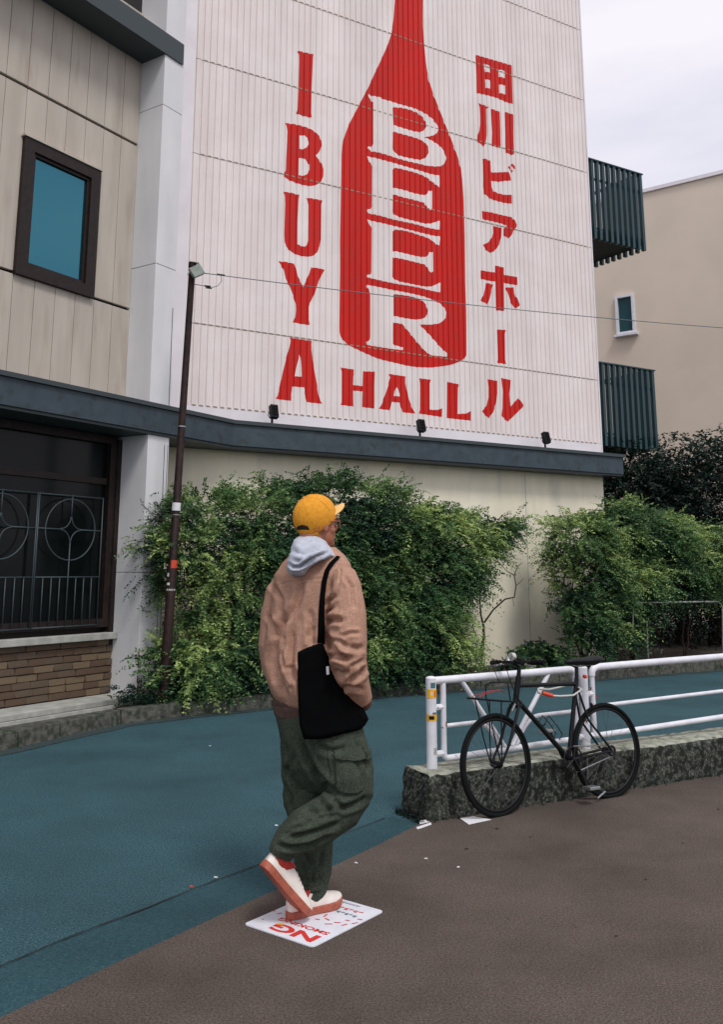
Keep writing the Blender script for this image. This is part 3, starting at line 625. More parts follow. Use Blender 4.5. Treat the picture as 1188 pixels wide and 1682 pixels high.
def lobes(spec, v=.8, thick=.55):
    out = []
    for (x, y, rx, ry) in spec:
        u, z = Wuz(x, y, v); sc = 11.2 / FPX; out.append((np.array(Wm(u, z, v)), rx * sc * 1.08, thick, ry * sc))
    return out
def scatter(L, n, fill=.35, wall=.08, per=13):
    """clumps of sprays in a union of ellipsoids, mostly near the outer surface"""
    w = np.array([l[1] * l[3] for l in L]); w = w / w.sum(); R_ = []; D_ = []; T_ = []
    dw, nw = np.array(DW), np.array(NW)
    while len(R_) < n:
        i = RNG.choice(len(L), p=w); c, a, b_, h = L[i]; g = RNG.normal(0, 1, 3); g /= np.linalg.norm(g)
        if g[1] < -.35: continue
        deep = RNG.random() < fill
        rr = RNG.uniform(.75, 1.0) if not deep else RNG.uniform(.3, .8)
        p = c + dw * g[0] * a * rr + nw * g[1] * b_ * rr + np.array([0, 0, 1.]) * g[2] * h * rr
        inside = False
        for j, (c2, a2, b2, h2) in enumerate(L):
            if j == i: continue
            e = p - c2; q = (e @ dw / a2) ** 2 + (e @ nw / b2) ** 2 + (e[2] / h2) ** 2
            if q < .42: inside = True; break
        if inside and RNG.random() < .75: continue
        out = dw * g[0] * .9 + nw * (g[1] * .7 + .35) + np.array([0, 0, g[2] * .35 + .25]) + RNG.normal(0, .25, 3)
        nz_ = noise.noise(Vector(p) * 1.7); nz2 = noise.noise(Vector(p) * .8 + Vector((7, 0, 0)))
        tn = .42 + .55 * nz_ + .30 * nz2 + (-.30 if deep or inside else .10) + .14 * g[2] + RNG.normal(0, .13)  # inner sprays toned darker: shade of the interior put into leaf colour
        for k in range(RNG.integers(per - 5, per + 5)):
            q = p + RNG.normal(0, 1, 3) * np.array([.085, .085, .045]); 
            if q[2] < .16: continue
            vv = (q - np.array(W0)) @ nw
            if vv < wall and (q - np.array(W0)) @ dw < 2.97: continue
            R_.append(q); D_.append(out + RNG.normal(0, .28, 3)); T_.append(tn + RNG.normal(0, .07))
    return np.array(R_), np.array(D_), np.array(T_)
def limb(b, p, q, r0, r1, wob=.06, n=6, seg=7):
    p, q = Vector(p), Vector(q); pts = []
    for i in range(seg + 1):
        t = i / seg; o = Vector([noise.noise(Vector((p.x * 3 + t * 3, q.x * 5, k * 9.1))) for k in range(3)]) * wob * math.sin(t * math.pi) * 2
        pts.append(p.lerp(q, t) + o)
    b.tube(pts, [r0 + (r1 - r0) * i / seg for i in range(seg + 1)], n); return pts
def shrub(label, spec, n, base_px, tone=0.07, leaf=.054, group=None, v=.8, thick=.5, name='leafy_shrub', m=None, droop=.5, length=(.22, .40), cat='shrub', extra=None, fill=.35):
    L = lobes(spec, v, thick); base = [Z(x, y, .12) for x, y in base_px]; c0 = sum(base, Vector()) / len(base)
    t = thing(name, label, cat, tuple(c0), group)
    R_, D_, T_ = scatter(L, n, fill)
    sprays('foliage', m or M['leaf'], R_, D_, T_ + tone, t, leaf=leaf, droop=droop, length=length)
    b = MB()
    for l in L:
        bp = min(base, key=lambda q: (q - Vector(l[0])).length)
        limb(b, bp + Vector((random.uniform(-.05, .05), random.uniform(-.05, .05), -.03)), Vector(l[0]), .016, .006, .12)
        for k in range(3): limb(b, Vector(l[0]), Vector(l[0]) + DW * random.uniform(-1, 1) * l[1] * .8 + UP * random.uniform(-.2, .8) * l[3] + NW * random.uniform(-.1, .35), .006, .003, .08, 5)
    b.build('stems', M['bark'], t, smooth=True)
    return t
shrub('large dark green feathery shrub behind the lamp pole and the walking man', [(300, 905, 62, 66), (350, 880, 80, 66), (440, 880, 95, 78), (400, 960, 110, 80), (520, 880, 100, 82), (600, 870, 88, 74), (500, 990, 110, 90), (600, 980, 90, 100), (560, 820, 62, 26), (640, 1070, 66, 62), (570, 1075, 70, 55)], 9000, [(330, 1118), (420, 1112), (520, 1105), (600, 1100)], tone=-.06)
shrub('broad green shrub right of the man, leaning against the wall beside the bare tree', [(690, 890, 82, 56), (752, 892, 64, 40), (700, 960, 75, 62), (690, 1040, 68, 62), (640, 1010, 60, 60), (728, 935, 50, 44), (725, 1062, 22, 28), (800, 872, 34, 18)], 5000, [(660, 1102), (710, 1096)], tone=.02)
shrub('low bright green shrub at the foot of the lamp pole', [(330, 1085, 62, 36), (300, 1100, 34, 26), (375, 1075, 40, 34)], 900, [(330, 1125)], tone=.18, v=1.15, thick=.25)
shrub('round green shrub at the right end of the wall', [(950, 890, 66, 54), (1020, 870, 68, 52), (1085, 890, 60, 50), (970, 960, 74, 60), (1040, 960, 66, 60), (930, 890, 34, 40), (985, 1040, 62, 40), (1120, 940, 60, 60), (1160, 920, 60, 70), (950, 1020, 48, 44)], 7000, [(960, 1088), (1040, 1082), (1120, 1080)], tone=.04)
shrub('small pale green seedling shrub on the soil left of the bare tree', [(745, 1085, 30, 24), (765, 1092, 22, 16)], 130, [(750, 1098)], tone=.25, v=.9, thick=.15, length=(.1, .2), leaf=.03)
shrub('low dark plants along the foot of the wall left of the right shrub', [(880, 1078, 40, 18), (850, 1090, 34, 14), (905, 1090, 40, 20)], 420, [(880, 1096)], tone=-.3, v=.8, thick=.2, length=(.12, .22), name='low_plant', cat='plant')
shrub('dark ivy creeping round the base of the lamp pole', [(235, 1136, 36, 12), (290, 1140, 50, 16), (350, 1138, 50, 14), (420, 1132, 60, 14), (520, 1122, 60, 16), (620, 1112, 50, 16), (690, 1106, 40, 12)], 1100, [(290, 1145)], tone=-.28, v=1.25, thick=.14, length=(.08, .18), name='ivy', cat='ivy', leaf=.034)
# sprigs reaching left in front of the column
t = thing('shrub_branches', 'thin dark leafy branches reaching left across the pale column', 'branches', tuple(Z(300, 1125, .12)))
b = MB(); R_ = []; D_ = []; T_ = []
for (x, y, x0, y0) in ((233, 828, 300, 900), (222, 888, 300, 905), (248, 858, 310, 890), (245, 915, 300, 905), (242, 940, 300, 935), (243, 972, 300, 965), (256, 958, 300, 955), (300, 825, 330, 860), (255, 838, 300, 880)):
    a = P(x0, y0, 10.0); c = P(x, y, 9.75); limb(b, a, c, .008, .003, .03)
    for k in range(16):
        q = a.lerp(c, random.uniform(.25, 1.0)); R_.append(np.array(q) + RNG.normal(0, .012, 3)); dd = (c - a).normalized(); D_.append(np.array(dd) + RNG.normal(0, .5, 3)); T_.append(random.uniform(.02, .42))
limb(b, Z(330, 1122, .1), P(330, 900, 10.0), .014, .008, .05); limb(b, P(330, 900, 10.0), P(305, 880, 10.0), .01, .006, .02); limb(b, P(305, 880, 10.0), P(302, 965, 10.0), .007, .005, .01)
b.build('stems', M['bark'], t, smooth=True); sprays('foliage', M['leafdark'], np.array(R_), np.array(D_), np.array(T_), t, length=(.05, .12), pairs=(3, 6), leaf=.032, droop=.2)
# small bare tree
t = thing('bare_tree', 'small bare tree with crooked dark branches in front of the wall', 'tree', tuple(Z(790, 1097, .12)))
vT = 1.0
def T_pt(x, y): u, z = Wuz(x, y, vT); return Wm(u, z, vT)
b = MB(); b.tube([Z(789, 1098, .08), T_pt(791, 1075), T_pt(795, 1045), T_pt(794, 1025)], [.030, .024, .020, .018], 8); b.build('trunk', M['bark'], t, smooth=True)
for path, r in (([(794, 1025), (790, 1010), (788, 975), (791, 950), (787, 930)], (.015, .007)), ([(794, 1025), (810, 1002), (830, 984), (845, 981), (848, 962), (845, 944)], (.014, .007)), ([(845, 945), (833, 938), (822, 926)], (.007, .004)), ([(845, 944), (851, 930), (858, 924)], (.007, .004)), ([(848, 962), (856, 955), (860, 950)], (.005, .003)), ([(787, 930), (800, 926), (805, 920)], (.006, .003)), ([(787, 930), (782, 920), (784, 908)], (.006, .003)), ([(790, 972), (798, 966)], (.005, .003)), ([(843, 983), (844, 996)], (.004, .003)), ([(822, 926), (812, 920)], (.004, .002))):
    b = MB(); pts = [T_pt(*p) for p in path]; n = len(pts); b.tube(pts, [r[0] + (r[1] - r[0]) * i / (n - 1) for i in range(n)], 6); b.build('branch', M['bark'], t, smooth=True)
# dark evergreen trees behind
def far_tree(label, c, rx, rz, n, trunk_h):
    t = thing('evergreen_tree', label, 'tree', (c.x, c.y, 0)); b = MB(); b.tube([(c.x, c.y, -.05), (c.x + .1, c.y, trunk_h * .5), (c.x, c.y, c.z)], [.16, .12, .06], 8); b.build('trunk', M['bark'], t, smooth=True)
    R_ = []; D_ = []; T_ = []
    while len(R_) < n:
        g = RNG.normal(0, 1, 3); g /= np.linalg.norm(g); rr = RNG.uniform(.5, 1) 
        k = 1 + .28 * noise.noise(Vector(g) * 2.3 + c)
        p = np.array(c) + g * np.array([rx, rx, rz]) * rr * k
        if p[2] < .3: continue
        R_.append(p); D_.append(g + RNG.normal(0, .5, 3)); T_.append(.3 + .35 * noise.noise(Vector(p) * 1.5) + .25 * g[2] + (.1 if rr > .9 else -.1))
    sprays('crown', M['leafdark'], np.array(R_), np.array(D_), np.array(T_), t, length=(.2, .45), pairs=(5, 9), leaf=.09, width=.5)
far_tree('tall dark evergreen behind the right shrub at the frame edge', P(1160, 850, 17.2) , 1.45, 1.6, 3200, 2)
far_tree('low dark evergreen under the lower balcony beside the wall end', P(1030, 850, 16.8), 1.15, 1.25, 2600, 1.2)
far_tree('dark evergreen filling the gap behind the right shrub', P(1110, 930, 17.6), 2.3, 1.8, 3000, 1.0)

# ------------------------------------------------------------------ lamp pole, wire, spotlights, box, pipe rail
pb = Z(268, 1159, .10); pt = P(316, 440, pb.y)
t = thing('lamp_pole', 'thin dark brown lamp pole leaning slightly right in front of the column', 'pole', tuple(pb))
ax = (pt - pb).normalized(); Lp = (pt - pb).length; sx_ = Vector((1, 0, 0)); sx_ = (sx_ - ax * sx_.dot(ax)).normalized(); sy_ = ax.cross(sx_)
b = MB(); b.tube([pb - UP * .05, pb.lerp(pt, .3), pb.lerp(pt, .301), pt], [.058, .048, .044, .036], 16); b.tube([pt, pt + ax * .06], [.046, .046], 12); b.build('pole_shaft', M['pole'], t, smooth='auto')
b = MB(); b.tube([pb - UP * .03, pb + UP * .05], [.075, .062], 12); b.build('collar', M['pole'], t)
def at_y(py): 
    f = (1159 - py) / (1159 - 440.); lo, hi = 0, 1
    for _ in range(30):
        mid = (lo + hi) / 2; q = pb.lerp(pt, mid); y = projv(np.array([q]))[0][1]
        if y > py: lo = mid
        else: hi = mid
    return lo
def band(y0, y1, m, name, a0=-math.pi, a1=0, rr=.0):
    f0, f1 = at_y(y1), at_y(y0); r = .053 - .014 * (f0 + f1) / 2 + rr; vs = []; n = 12
    for f in (f0, f1):
        c = pb.lerp(pt, f)
        for i in range(n + 1):
            q = a0 + (a1 - a0) * i / n; vs.append(c + sx_ * math.cos(q) * r + Vector((0, 1, 0)) * math.sin(q) * r)
    bb = MB(); bb.add(vs, [(i, i + 1, n + 2 + i, n + 1 + i) for i in range(n)]); bb.build(name, m, t)
band(826, 839, M['paper'], 'sticker'); band(920, 933, M['orange'], 'sticker', -1.7, 0.1); band(941, 947, M['paper'], 'sticker', -2.9, -2.0); band(957, 961, M['paper'], 'sticker', -2.6, -1.7); band(967, 970, M['tube'], 'sticker')
band(1129, 1137, M['signw'], 'sticker', -1.7, -.9); band(1129.5, 1134, M['black'], 'sticker_mark', -1.35, -1.15, .002)
band(845, 846.5, M['steel'], 'clamp'); band(700, 702, M['steel'], 'clamp'); 
b = MB(); hc = P(323, 446, pb.y - .05); b.box(hc, Vector((.055, .02, .035)), Vector((-.012, .028, .0)), Vector((-.035, 0, .055))); b.build('floodlight', M['lamp'], t, bevel=.006)
b = MB(); b.tube([P(308, 452, pb.y - .07), P(319, 438, pb.y - .08)], .008, 6); b.box(P(320, 432, pb.y - .02), (.05, 0, -.008), (0, .03, 0), (0, 0, .004)); b.build('lamp_bracket', M['steel'], t)
b = MB(); b.tube([P(336, 470, pb.y), P(346, 471, pb.y)], .010, 6); b.tube([P(338, 473, pb.y), P(348, 474, pb.y)], .008, 6); b.tube([P(318, 467, pb.y), P(336, 470, pb.y)], .004, 5); b.build('insulator', M['black'], t)
t = thing('overhead_wire', 'thin grey overhead wire running from the lamp pole across the mural', 'wire', tuple(P(318, 448, pb.y)))
A_, B_ = P(319, 447, pb.y), P(1560, 560, 13.0); pts = []
for i in range(41): q = A_.lerp(B_, i / 40); q.z -= .12 * 4 * (i / 40) * (1 - i / 40) * 1.0; pts.append(q)
b = MB(); b.tube(pts, .0052, 6); b.build('cable', M['cable'], t, smooth=True)
b = MB(); b.tube([P(357, 451, pb.y + .05), P(369, 452.5, pb.y + .1)], [.011, .011], 8); b.build('wire_sleeve', M['iron'], t)
b = MB(); b.tube([P(363, 453, pb.y + .05), P(364, 462, pb.y + .03), P(358, 470, pb.y), P(347, 473, pb.y), P(338, 471, pb.y)], .0035, 5); b.build('loop_wire', M['iron'], t)
def spotlight(x, y, label):
    u, z = Wuz(x, y, .20); base = Wm(u, 3.345, .20)
    t = thing('wall_spotlight', label, 'spotlight', tuple(base), 'spotlights along the fascia')
    b = MB(); b.tube([base, base + UP * .012], [.07, .07], 12); b.box(base + UP * .01 - NW * .0 - DW * .03, DW * .09, NW * .035, UP * .008); b.build('base_plate', M['lamp'], t)
    b = MB(); b.tube([base + UP * .01, base + UP * .09], .016, 8); b.build('stem', M['black'], t)
    tl = (UP * .96 - NW * .28).normalized(); tn = (NW * .96 + UP * .28).normalized(); c = base + UP * .175 + DW * .022
    b = MB(); b.box(c, DW * .052, tn * .04, tl * .092); b.build('lamp_body', M['black'], t, bevel=.006)
    b = MB()
    for i in range(6): b.box(c + tn * .047 + tl * (-.06 + .024 * i), DW * .046, tn * .008, tl * .003)
    b.build('cooling_fins', M['black'], t)
    b = MB(); b.tube([base + UP * .09 - DW * .035, base + UP * .12 - DW * .06, c - DW * .055, ], .006, 5); b.build('yoke', M['black'], t)
spotlight(447, 690, 'leftmost of three black spotlights, below the tall red A'); spotlight(690, 714, 'middle black spotlight on the fascia, below the letters HALL'); spotlight(896, 736, 'right black spotlight on the fascia near the wall corner')
bx = Z(846, 1083, .12); t = thing('meter_box', 'small dark box on the wall foot behind the handlebar', 'box', tuple(bx))
b = MB(); b.box(bx + UP * .15, DW * .085, NW * .05, UP * .16); b.build('box_body', M['beam'], t, bevel=.006)
b = MB(); b.box(bx + UP * .30 + NW * .01, DW * .09, NW * .065, UP * .008); b.build('box_lid', M['beamlip'], t)
t = thing('pipe_barrier', 'bent white pipe barrier in the planting at the right', 'barrier', tuple(Z(1064, 1096, .12)))
def PB(x, y): u, z = Wuz(x, y, 1.25); return Wm(u, z, 1.25)
b = MB(); b.tube([Z(1066, 1096, .1), PB(1064, 1060), PB(1063, 1020)], .010, 8); b.build('leg', M['stone'], t, smooth=True)
b = MB(); b.tube([PB(1040, 1040), PB(1040, 1010), PB(1041, 995), PB(1048, 990), PB(1100, 989), PB(1180, 988), PB(1187, 995), PB(1188, 1090)], .013, 8); b.build('hoop', M['stone'], t, smooth=True)
# fallen leaves on the kerb and soil
t = MB()
for i in range(260):
    k = random.uniform(0, 1); pnt = Vector(random.choice(line)) if False else None
    j = random.randrange(6, len(line) - 12); a = line[j]; nn_ = random.uniform(.02, 1.2) if random.random() < .75 else random.uniform(-.25, 0)
    tt = (line[j + 1] - line[j]).normalized(); p = a + tt * random.uniform(0, .6) + Vector((-tt.y, tt.x)) * nn_
    z = (.15 if nn_ > .14 else .137) if nn_ > 0 else .006
    if z > .14: z = .15
    q = random.uniform(0, 6.3); s = random.uniform(.012, .028); e = Vector((math.cos(q), math.sin(q), random.uniform(-.2, .3))) * s; f = Vector((-math.sin(q), math.cos(q), random.uniform(-.2, .3))) * s * .55; c = Vector((p.x, p.y, z + .003))
    t.add([c - e, c + f, c + e, c - f], [(0, 1, 2, 3)], 1 if random.random() < .12 else 0)
M['litter'] = mat('dead leaf', (.10, .06, .025), .9, (.05, .03, .015), 30)
M['litter2'] = mat('orange dead leaf', (.42, .22, .03), .8)
t.build('fallen_leaves', [M['litter'], M['litter2']], kind='stuff', label='brown and yellow fallen leaves along the kerb')


# ------------------------------------------------------------------ guardrail plinth, guardrail
PL0 = Vector((.401, 5.555, 0)); 
def Kp(s, o, z): return PL0 + DG * s - NG * o + UP * z      # o = distance behind the front face
pl = thing('concrete_plinth', 'low mossy pebbled concrete plinth carrying the guardrail', 'plinth', tuple(PL0))
bm = bmesh.new(); nx, ny, nzz = 150, 9, 9; Lk = 6.5; Wd = .275
def kv(s, o, z):
    p = Kp(s, o, z); a = .010 * noise.noise(p * 22) + .016 * noise.noise(p * 7)
    out = Vector((0, 0, 0))
    edge = min(o, Wd - o) < .001
    if o < .001: out += NG
    if o > Wd - .001: out -= NG
    if s < .001: out -= DG
    if z > .262: out += UP * .45
    q = p + out * a
    # worn rounded edges
    if z > .262 and (o < .001 or s < .001): q -= UP * .010 * (1 + noise.noise(p * 30)); q -= NG * (.008 if o < .001 else 0); q += DG * (.008 if s < .001 else 0)
    return q
Ss = [Lk * (i / nx) ** 1.25 for i in range(nx + 1)]; Os = [Wd * i / ny for i in range(ny + 1)]; Zs = [-.02 + .288 * i / nzz for i in range(nzz + 1)]
def grid(fa, A, B_):
    vv = [[bm.verts.new(fa(a, c)) for c in B_] for a in A]
    for i in range(len(A) - 1):
        for j in range(len(B_) - 1): bm.faces.new((vv[i][j], vv[i + 1][j], vv[i + 1][j + 1], vv[i][j + 1]))
grid(lambda s, z: kv(s, 0, z), Ss, Zs); grid(lambda s, z: kv(s, Wd, z), Ss, Zs); grid(lambda s, o: kv(s, o, .268), Ss, Os); grid(lambda o, z: kv(0, o, z), Os, Zs); grid(lambda o, z: kv(Lk, o, z), Os, Zs)
bmesh.ops.remove_doubles(bm, verts=bm.verts, dist=.002); bmesh.ops.recalc_face_normals(bm, faces=bm.faces)
me = bpy.data.meshes.new('plinth_block')
for f in bm.faces:
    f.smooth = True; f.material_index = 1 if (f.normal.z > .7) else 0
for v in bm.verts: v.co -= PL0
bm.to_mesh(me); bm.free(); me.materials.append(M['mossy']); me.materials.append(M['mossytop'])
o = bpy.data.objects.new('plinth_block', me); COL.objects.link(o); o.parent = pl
mt = MB()   # moss and weeds at the foot of the end face
R_ = []; D_ = []; T_ = []
for i in range(420):
    if random.random() < .7: p = Kp(random.uniform(-.07, 0), random.uniform(-.01, Wd + .02), .004)
    else: p = Kp(random.uniform(0, 3.5), random.uniform(-.03, -.005), .008)
    if random.random() < .2: p = Kp(random.uniform(0, 4), Wd + random.uniform(0, .05), .004)
    R_.append(np.array(p)); D_.append(RNG.normal(0, .6, 3) + np.array([0, 0, .9])); T_.append(random.uniform(0, .45))
sprays('weeds', M['leafdark'], np.array(R_), np.array(D_), np.array(T_), pl, length=(.015, .045), pairs=(2, 4), leaf=.016, width=.5)

GR = 'white tubular guardrail panels'
def gtube(root, name, pts, r, n=12, m=None, o=0): b = MB(); b.tube([Gm(s, z, o) for s, z in pts], r, n); return b.build(name, m or M['white'], root, smooth='auto')
def bend(a, b_, c, k=5, f=.5):   # small rounded corner between a, b, c
    a, b_, c = Vector(a), Vector(b_), Vector(c); return [tuple((a.lerp(b_, f)).lerp(b_.lerp(c, 1 - f), i / k) if False else ((1 - i / k) ** 2 * a + 2 * (i / k) * (1 - i / k) * b_ + (i / k) ** 2 * c)) for i in range(k + 1)]
def panel_rail(root, s0, s1, ztop=.782, zb=.325):
    r = .024; sl = .012 / 1.2
    T = lambda s, z: (s, z + sl * (s - s0))
    top = [T(s0 + .0, ztop)] + [T(s0 + (s1 - s0) * i / 6, ztop) for i in range(1, 6)] + bend(T(s1 - .06, ztop), T(s1, ztop), T(s1, ztop - .06))[0:]
    gtube(root, 'top_rail', top, r)
    gtube(root, 'frame_upright', [T(s0 + .09, ztop - .01)] + [T(s0 + .09, zb + .02)], .019)
    gtube(root, 'frame_upright', [T(s1, ztop - .06), T(s1, zb + .01)], .019)
    gtube(root, 'bottom_rail', bend(T(s0 + .09, zb + .02), T(s0 + .09, zb - .015), T(s0 + .14, zb - .012)) + [T(s1 - .01, zb)], .019)
    mid = (s0 + s1) / 2
    for sg in (-1, 1):
        gtube(root, 'diagonal_brace', [T(mid + sg * .36, ztop - .015), T(mid + sg * .03, zb + .01)], .016, 10)
        e = s0 + .09 if sg < 0 else s1
        gtube(root, 'middle_rail', [T(e, .505)] + bend(T(mid + sg * .26, .505), T(mid + sg * .15, .50), T(mid + sg * .07, zb + .01), 8), .0135, 10)
def post(root, s):
    b = MB(); b.tube([Gm(s, .255), Gm(s, .800)], [.033, .033], 18); b.ell(Gm(s, .80), DG * .033, NG * .033, UP * .012, 18, 6); b.build('post', M['white'], root, smooth='auto')
def brackets(root, s0, s1):
    for z in (.62, .345): b = MB(); b.tube([Gm(s0, z), Gm(s1, z + .002)], .019, 8); b.build('bracket', M['white'], root, smooth='auto')
g1 = thing('guardrail', 'white tubular guardrail panel with a stickered end post behind the bicycle', 'guardrail', tuple(Gm(0, .26)), GR)
post(g1, 0); brackets(g1, 0, .09); panel_rail(g1, 0, 1.19); post(g1, 1.262); brackets(g1, 1.19, 1.262)
g2 = thing('guardrail', 'white tubular guardrail panel running out of the frame at right', 'guardrail', tuple(Gm(1.36, .26)), GR)
def simple_panel(root, s0, s1):
    gtube(root, 'top_rail', bend((s0, .74), (s0, .798), (s0 + .06, .798)) + [((s0 + s1) / 2, .806), (s1 - .06, .812)] + bend((s1 - .06, .812), (s1, .812), (s1, .75)), .024)
    gtube(root, 'frame_upright', [(s0, .76), (s0, .352)], .019); gtube(root, 'frame_upright', [(s1, .77), (s1, .37)], .019)
    gtube(root, 'bottom_rail', [(s0, .352), (s0 + .04, .343), (s1, .375)], .019); gtube(root, 'middle_rail', [(s0, .535), (s1, .56)], .0135)
simple_panel(g2, 1.345, 2.9); post(g2, 3.0); brackets(g2, 1.262, 1.345) ; brackets(g2, 2.9, 3.0)
def sticker(s, z0, z1, a0, a1, m, name='sticker', rr=.0345):
    b = MB(); vs = []; n = 10
    for z in (z0, z1):
        for i in range(n + 1):
            q = a0 + (a1 - a0) * i / n; vs.append(Gm(s, z) + DG * math.cos(q) * rr + NG * math.sin(q) * rr)
    b.add(vs, [(i, i + 1, n + 2 + i, n + 1 + i) for i in range(n)]); b.build(name, m, g1)
sticker(0, .682, .735, .1, 3.0, M['yellow']); sticker(0, .548, .585, .6, 3.3, M['yellow']); sticker(0, .742, .775, 1.2, 2.2, M['signb'], rr=.0340)
sticker(0, .690, .726, 1.2, 1.5, M['orange'], 'sticker_print', .0350); sticker(0, .700, .720, 1.9, 2.2, M['white'], 'sticker_print', .0350); sticker(0, .556, .577, 1.6, 2.6, M['black'], 'sticker_print', .0350)
sticker(0, .587, .598, 1.1, 1.9, M['signb'], 'sticker_print', .0346); sticker(0, .35, .39, 1.0, 1.8, M['stone'], 'sticker', .0336)
for (x, y, w_, h_) in ((1.30, .66, .006, .010), (1.31, .55, .004, .012), (1.25, .45, .006, .008), (.10, .52, .004, .015), (1.36, .60, .005, .02)):
    b = MB(); b.box(Gm(x, y, .0335 if x > 1.2 and x < 1.33 else .02), DG * w_, NG * .0012, UP * h_); b.build('rust_spot', M['rust'], g1)

# ------------------------------------------------------------------ bicycle, leaning on the rail
BB0 = Z(818, 1343); DBk = V(60.6); NBk = Vector((DBk.y, -DBk.x, 0)); lean = rad(5)
UB = (UP * math.cos(lean) - NBk * math.sin(lean)).normalized(); SB = DBk.cross(UB).normalized()   # SB towards the viewer side
if SB.dot(NBk) < 0: SB = -SB
def K(s, h, o=0.0): return BB0 + DBk * s + UB * h + SB * o
bike = thing('bicycle', 'black city bicycle with front rack leaning against the white guardrail', 'bicycle', tuple(BB0))
WR = .297; WBs = .935; RH = (WBs, WR); FH = (.02, WR)
steer = rad(-7)
DF = (DBk * math.cos(steer) + SB * math.sin(steer)).normalized()     # front wheel plane turned slightly
def bt(name, pts, r, m=None, par=None, n=8, **k): b = MB(); b.tube([K(*p) for p in pts], r, n, **k); return b.build(name, m or M['black'], par or bike, smooth='auto')
def wheel(c, dx, label=None):
    w = MB(); w.ring(c, dx, UB, WR - .014, .015, 56, 8); wo_ = w.build('wheel', M['rubber'], bike, smooth=True)
    w = MB(); w.ring(c, dx, UB, WR - .036, .010, 56, 6, flat=.8); w.build('rim', M['black'], wo_, smooth=True)
    sdn = dx.cross(UB); w = MB()
    for i in range(28):
        q = 2 * math.pi * i / 28; q2 = q + (.28 if i % 4 < 2 else -.28); sgn = 1 if i % 2 else -1
        w.tube([c + sdn * sgn * .022 + (dx * math.cos(q2) + UB * math.sin(q2)) * .018, c + (dx * math.cos(q) + UB * math.sin(q)) * (WR - .038)], .0011, 4)
    w.build('spokes', M['spoke'], wo_, kind='stuff')
    w = MB(); w.tube([c - sdn * .045, c - sdn * .02, c + sdn * .02, c + sdn * .045], [.012, .022, .022, .012], 12); w.build('hub', M['black'], wo_, smooth='auto')
wheel(K(*FH), DF); wheel(K(*RH), DBk)
HT, HB_, BBk, STt = (.250, .800), (.207, .645), (.60, .275), (.735, .76)
bt('head_tube', [HB_, HT], .019, n=12); bt('top_tube', [(.245, .745), (.722, .728)], .0135, n=10)
bt('down_tube', [(.215, .665), BBk], .0165, n=10); bt('seat_tube', [BBk, STt], .0145, n=10)
for sg in (-1, 1):
    bt('seat_stay', [(.722, .70, sg * .014), (WBs - .17, .50, sg * .04), (*RH, sg * .052)], .0075)
    bt('chain_stay', [(*BBk, sg * .018), (.75, .285, sg * .045), (*RH, sg * .052)], .0085)
    fc = [K(.207, .645) + DF.cross(UB) * 0 + SB * sg * .02, K(.19, .61) + SB * sg * .045, K(.10, .42) + SB * sg * .047, K(*FH) + SB * sg * .050]
    b = MB(); b.tube(fc, [.011, .011, .009, .007], 8); b.build('fork_blade', M['black'], bike, smooth='auto')
b = MB(); b.box(K(.205, .625), DF * .02, SB * .045, UB * .012); b.build('fork_crown', M['black'], bike, bevel=.004)
bt('seat_post', [STt, (.748, .86)], .0125, M['black'], n=10)
b = MB()   # saddle: long nose, wide rear
secs = [(.655, .868, .014, .010), (.70, .872, .020, .016), (.76, .872, .030, .020), (.83, .870, .052, .024), (.89, .872, .070, .026), (.93, .878, .060, .024), (.948, .878, .035, .016)]
vs = []; n = 14
for s, h, w_, t_ in secs:
    for i in range(n):
        q = 2 * math.pi * i / n; vs.append(K(s, h + t_ * math.sin(q) * (1 if math.sin(q) > 0 else 1.4), w_ * math.cos(q)))
b.add(vs, [(j * n + i, j * n + (i + 1) % n, (j + 1) * n + (i + 1) % n, (j + 1) * n + i) for j in range(len(secs) - 1) for i in range(n)] + [tuple(range(n)), tuple(range((len(secs) - 1) * n, len(secs) * n))])
b.build('saddle', M['black'], bike, smooth=True)
bt('saddle_rail', [(.70, .845, .02), (.76, .835, .02), (.88, .845, .022)], .0035, M['steel'], n=5)
bt('rear_reflector', [(.80, .77), (.82, .768)], .012, M['signr'], n=10)
bt('stem', [(.25, .80), (.262, .862), (.215, .885)], .014, n=10)
# flat handlebar swept back with grips and brake levers
bt('handlebar', [(.245, .885, -.25), (.235, .888, -.12), (.222, .886, 0), (.235, .888, .12), (.245, .885, .25)], .011)
for sg in (-1, 1):
    bt('grip', [(.240, .886, sg * .155), (.247, .885, sg * .265)], .016, M['rubber'], n=10)
    bt('brake_lever', [(.222, .880, sg * .12), (.195, .872, sg * .14), (.19, .866, sg * .22)], .0055, M['steel'])
bt('headlamp', [(.175, .925, .03), (.205, .925, .03)], [.026, .022], M['tube'], n=12); bt('headlamp_mount', [(.215, .885, .03), (.20, .91, .03)], .008)
bt('bell', [(.225, .900, -.06), (.225, .925, -.06)], [.022, .012], M['steel'], n=12); bt('bar_clamp', [(.222, .886, .05), (.222, .915, .06)], .012)
bt('brake_cable', [(.20, .875, .12), (.13, .93, .10), (.12, .85, .05), (.17, .76, .02), (.215, .66, .02)], .0028, n=5); bt('brake_cable', [(.20, .875, -.12), (.10, .90, -.08), (.12, .78, -.04), (.30, .75, 0)], .0028, n=5)
bt('brake_caliper', [(.175, .64, .035), (.15, .60, .03)], .008, M['steel']); bt('brake_caliper', [(.80, .60, .04), (.82, .575, .03)], .008)
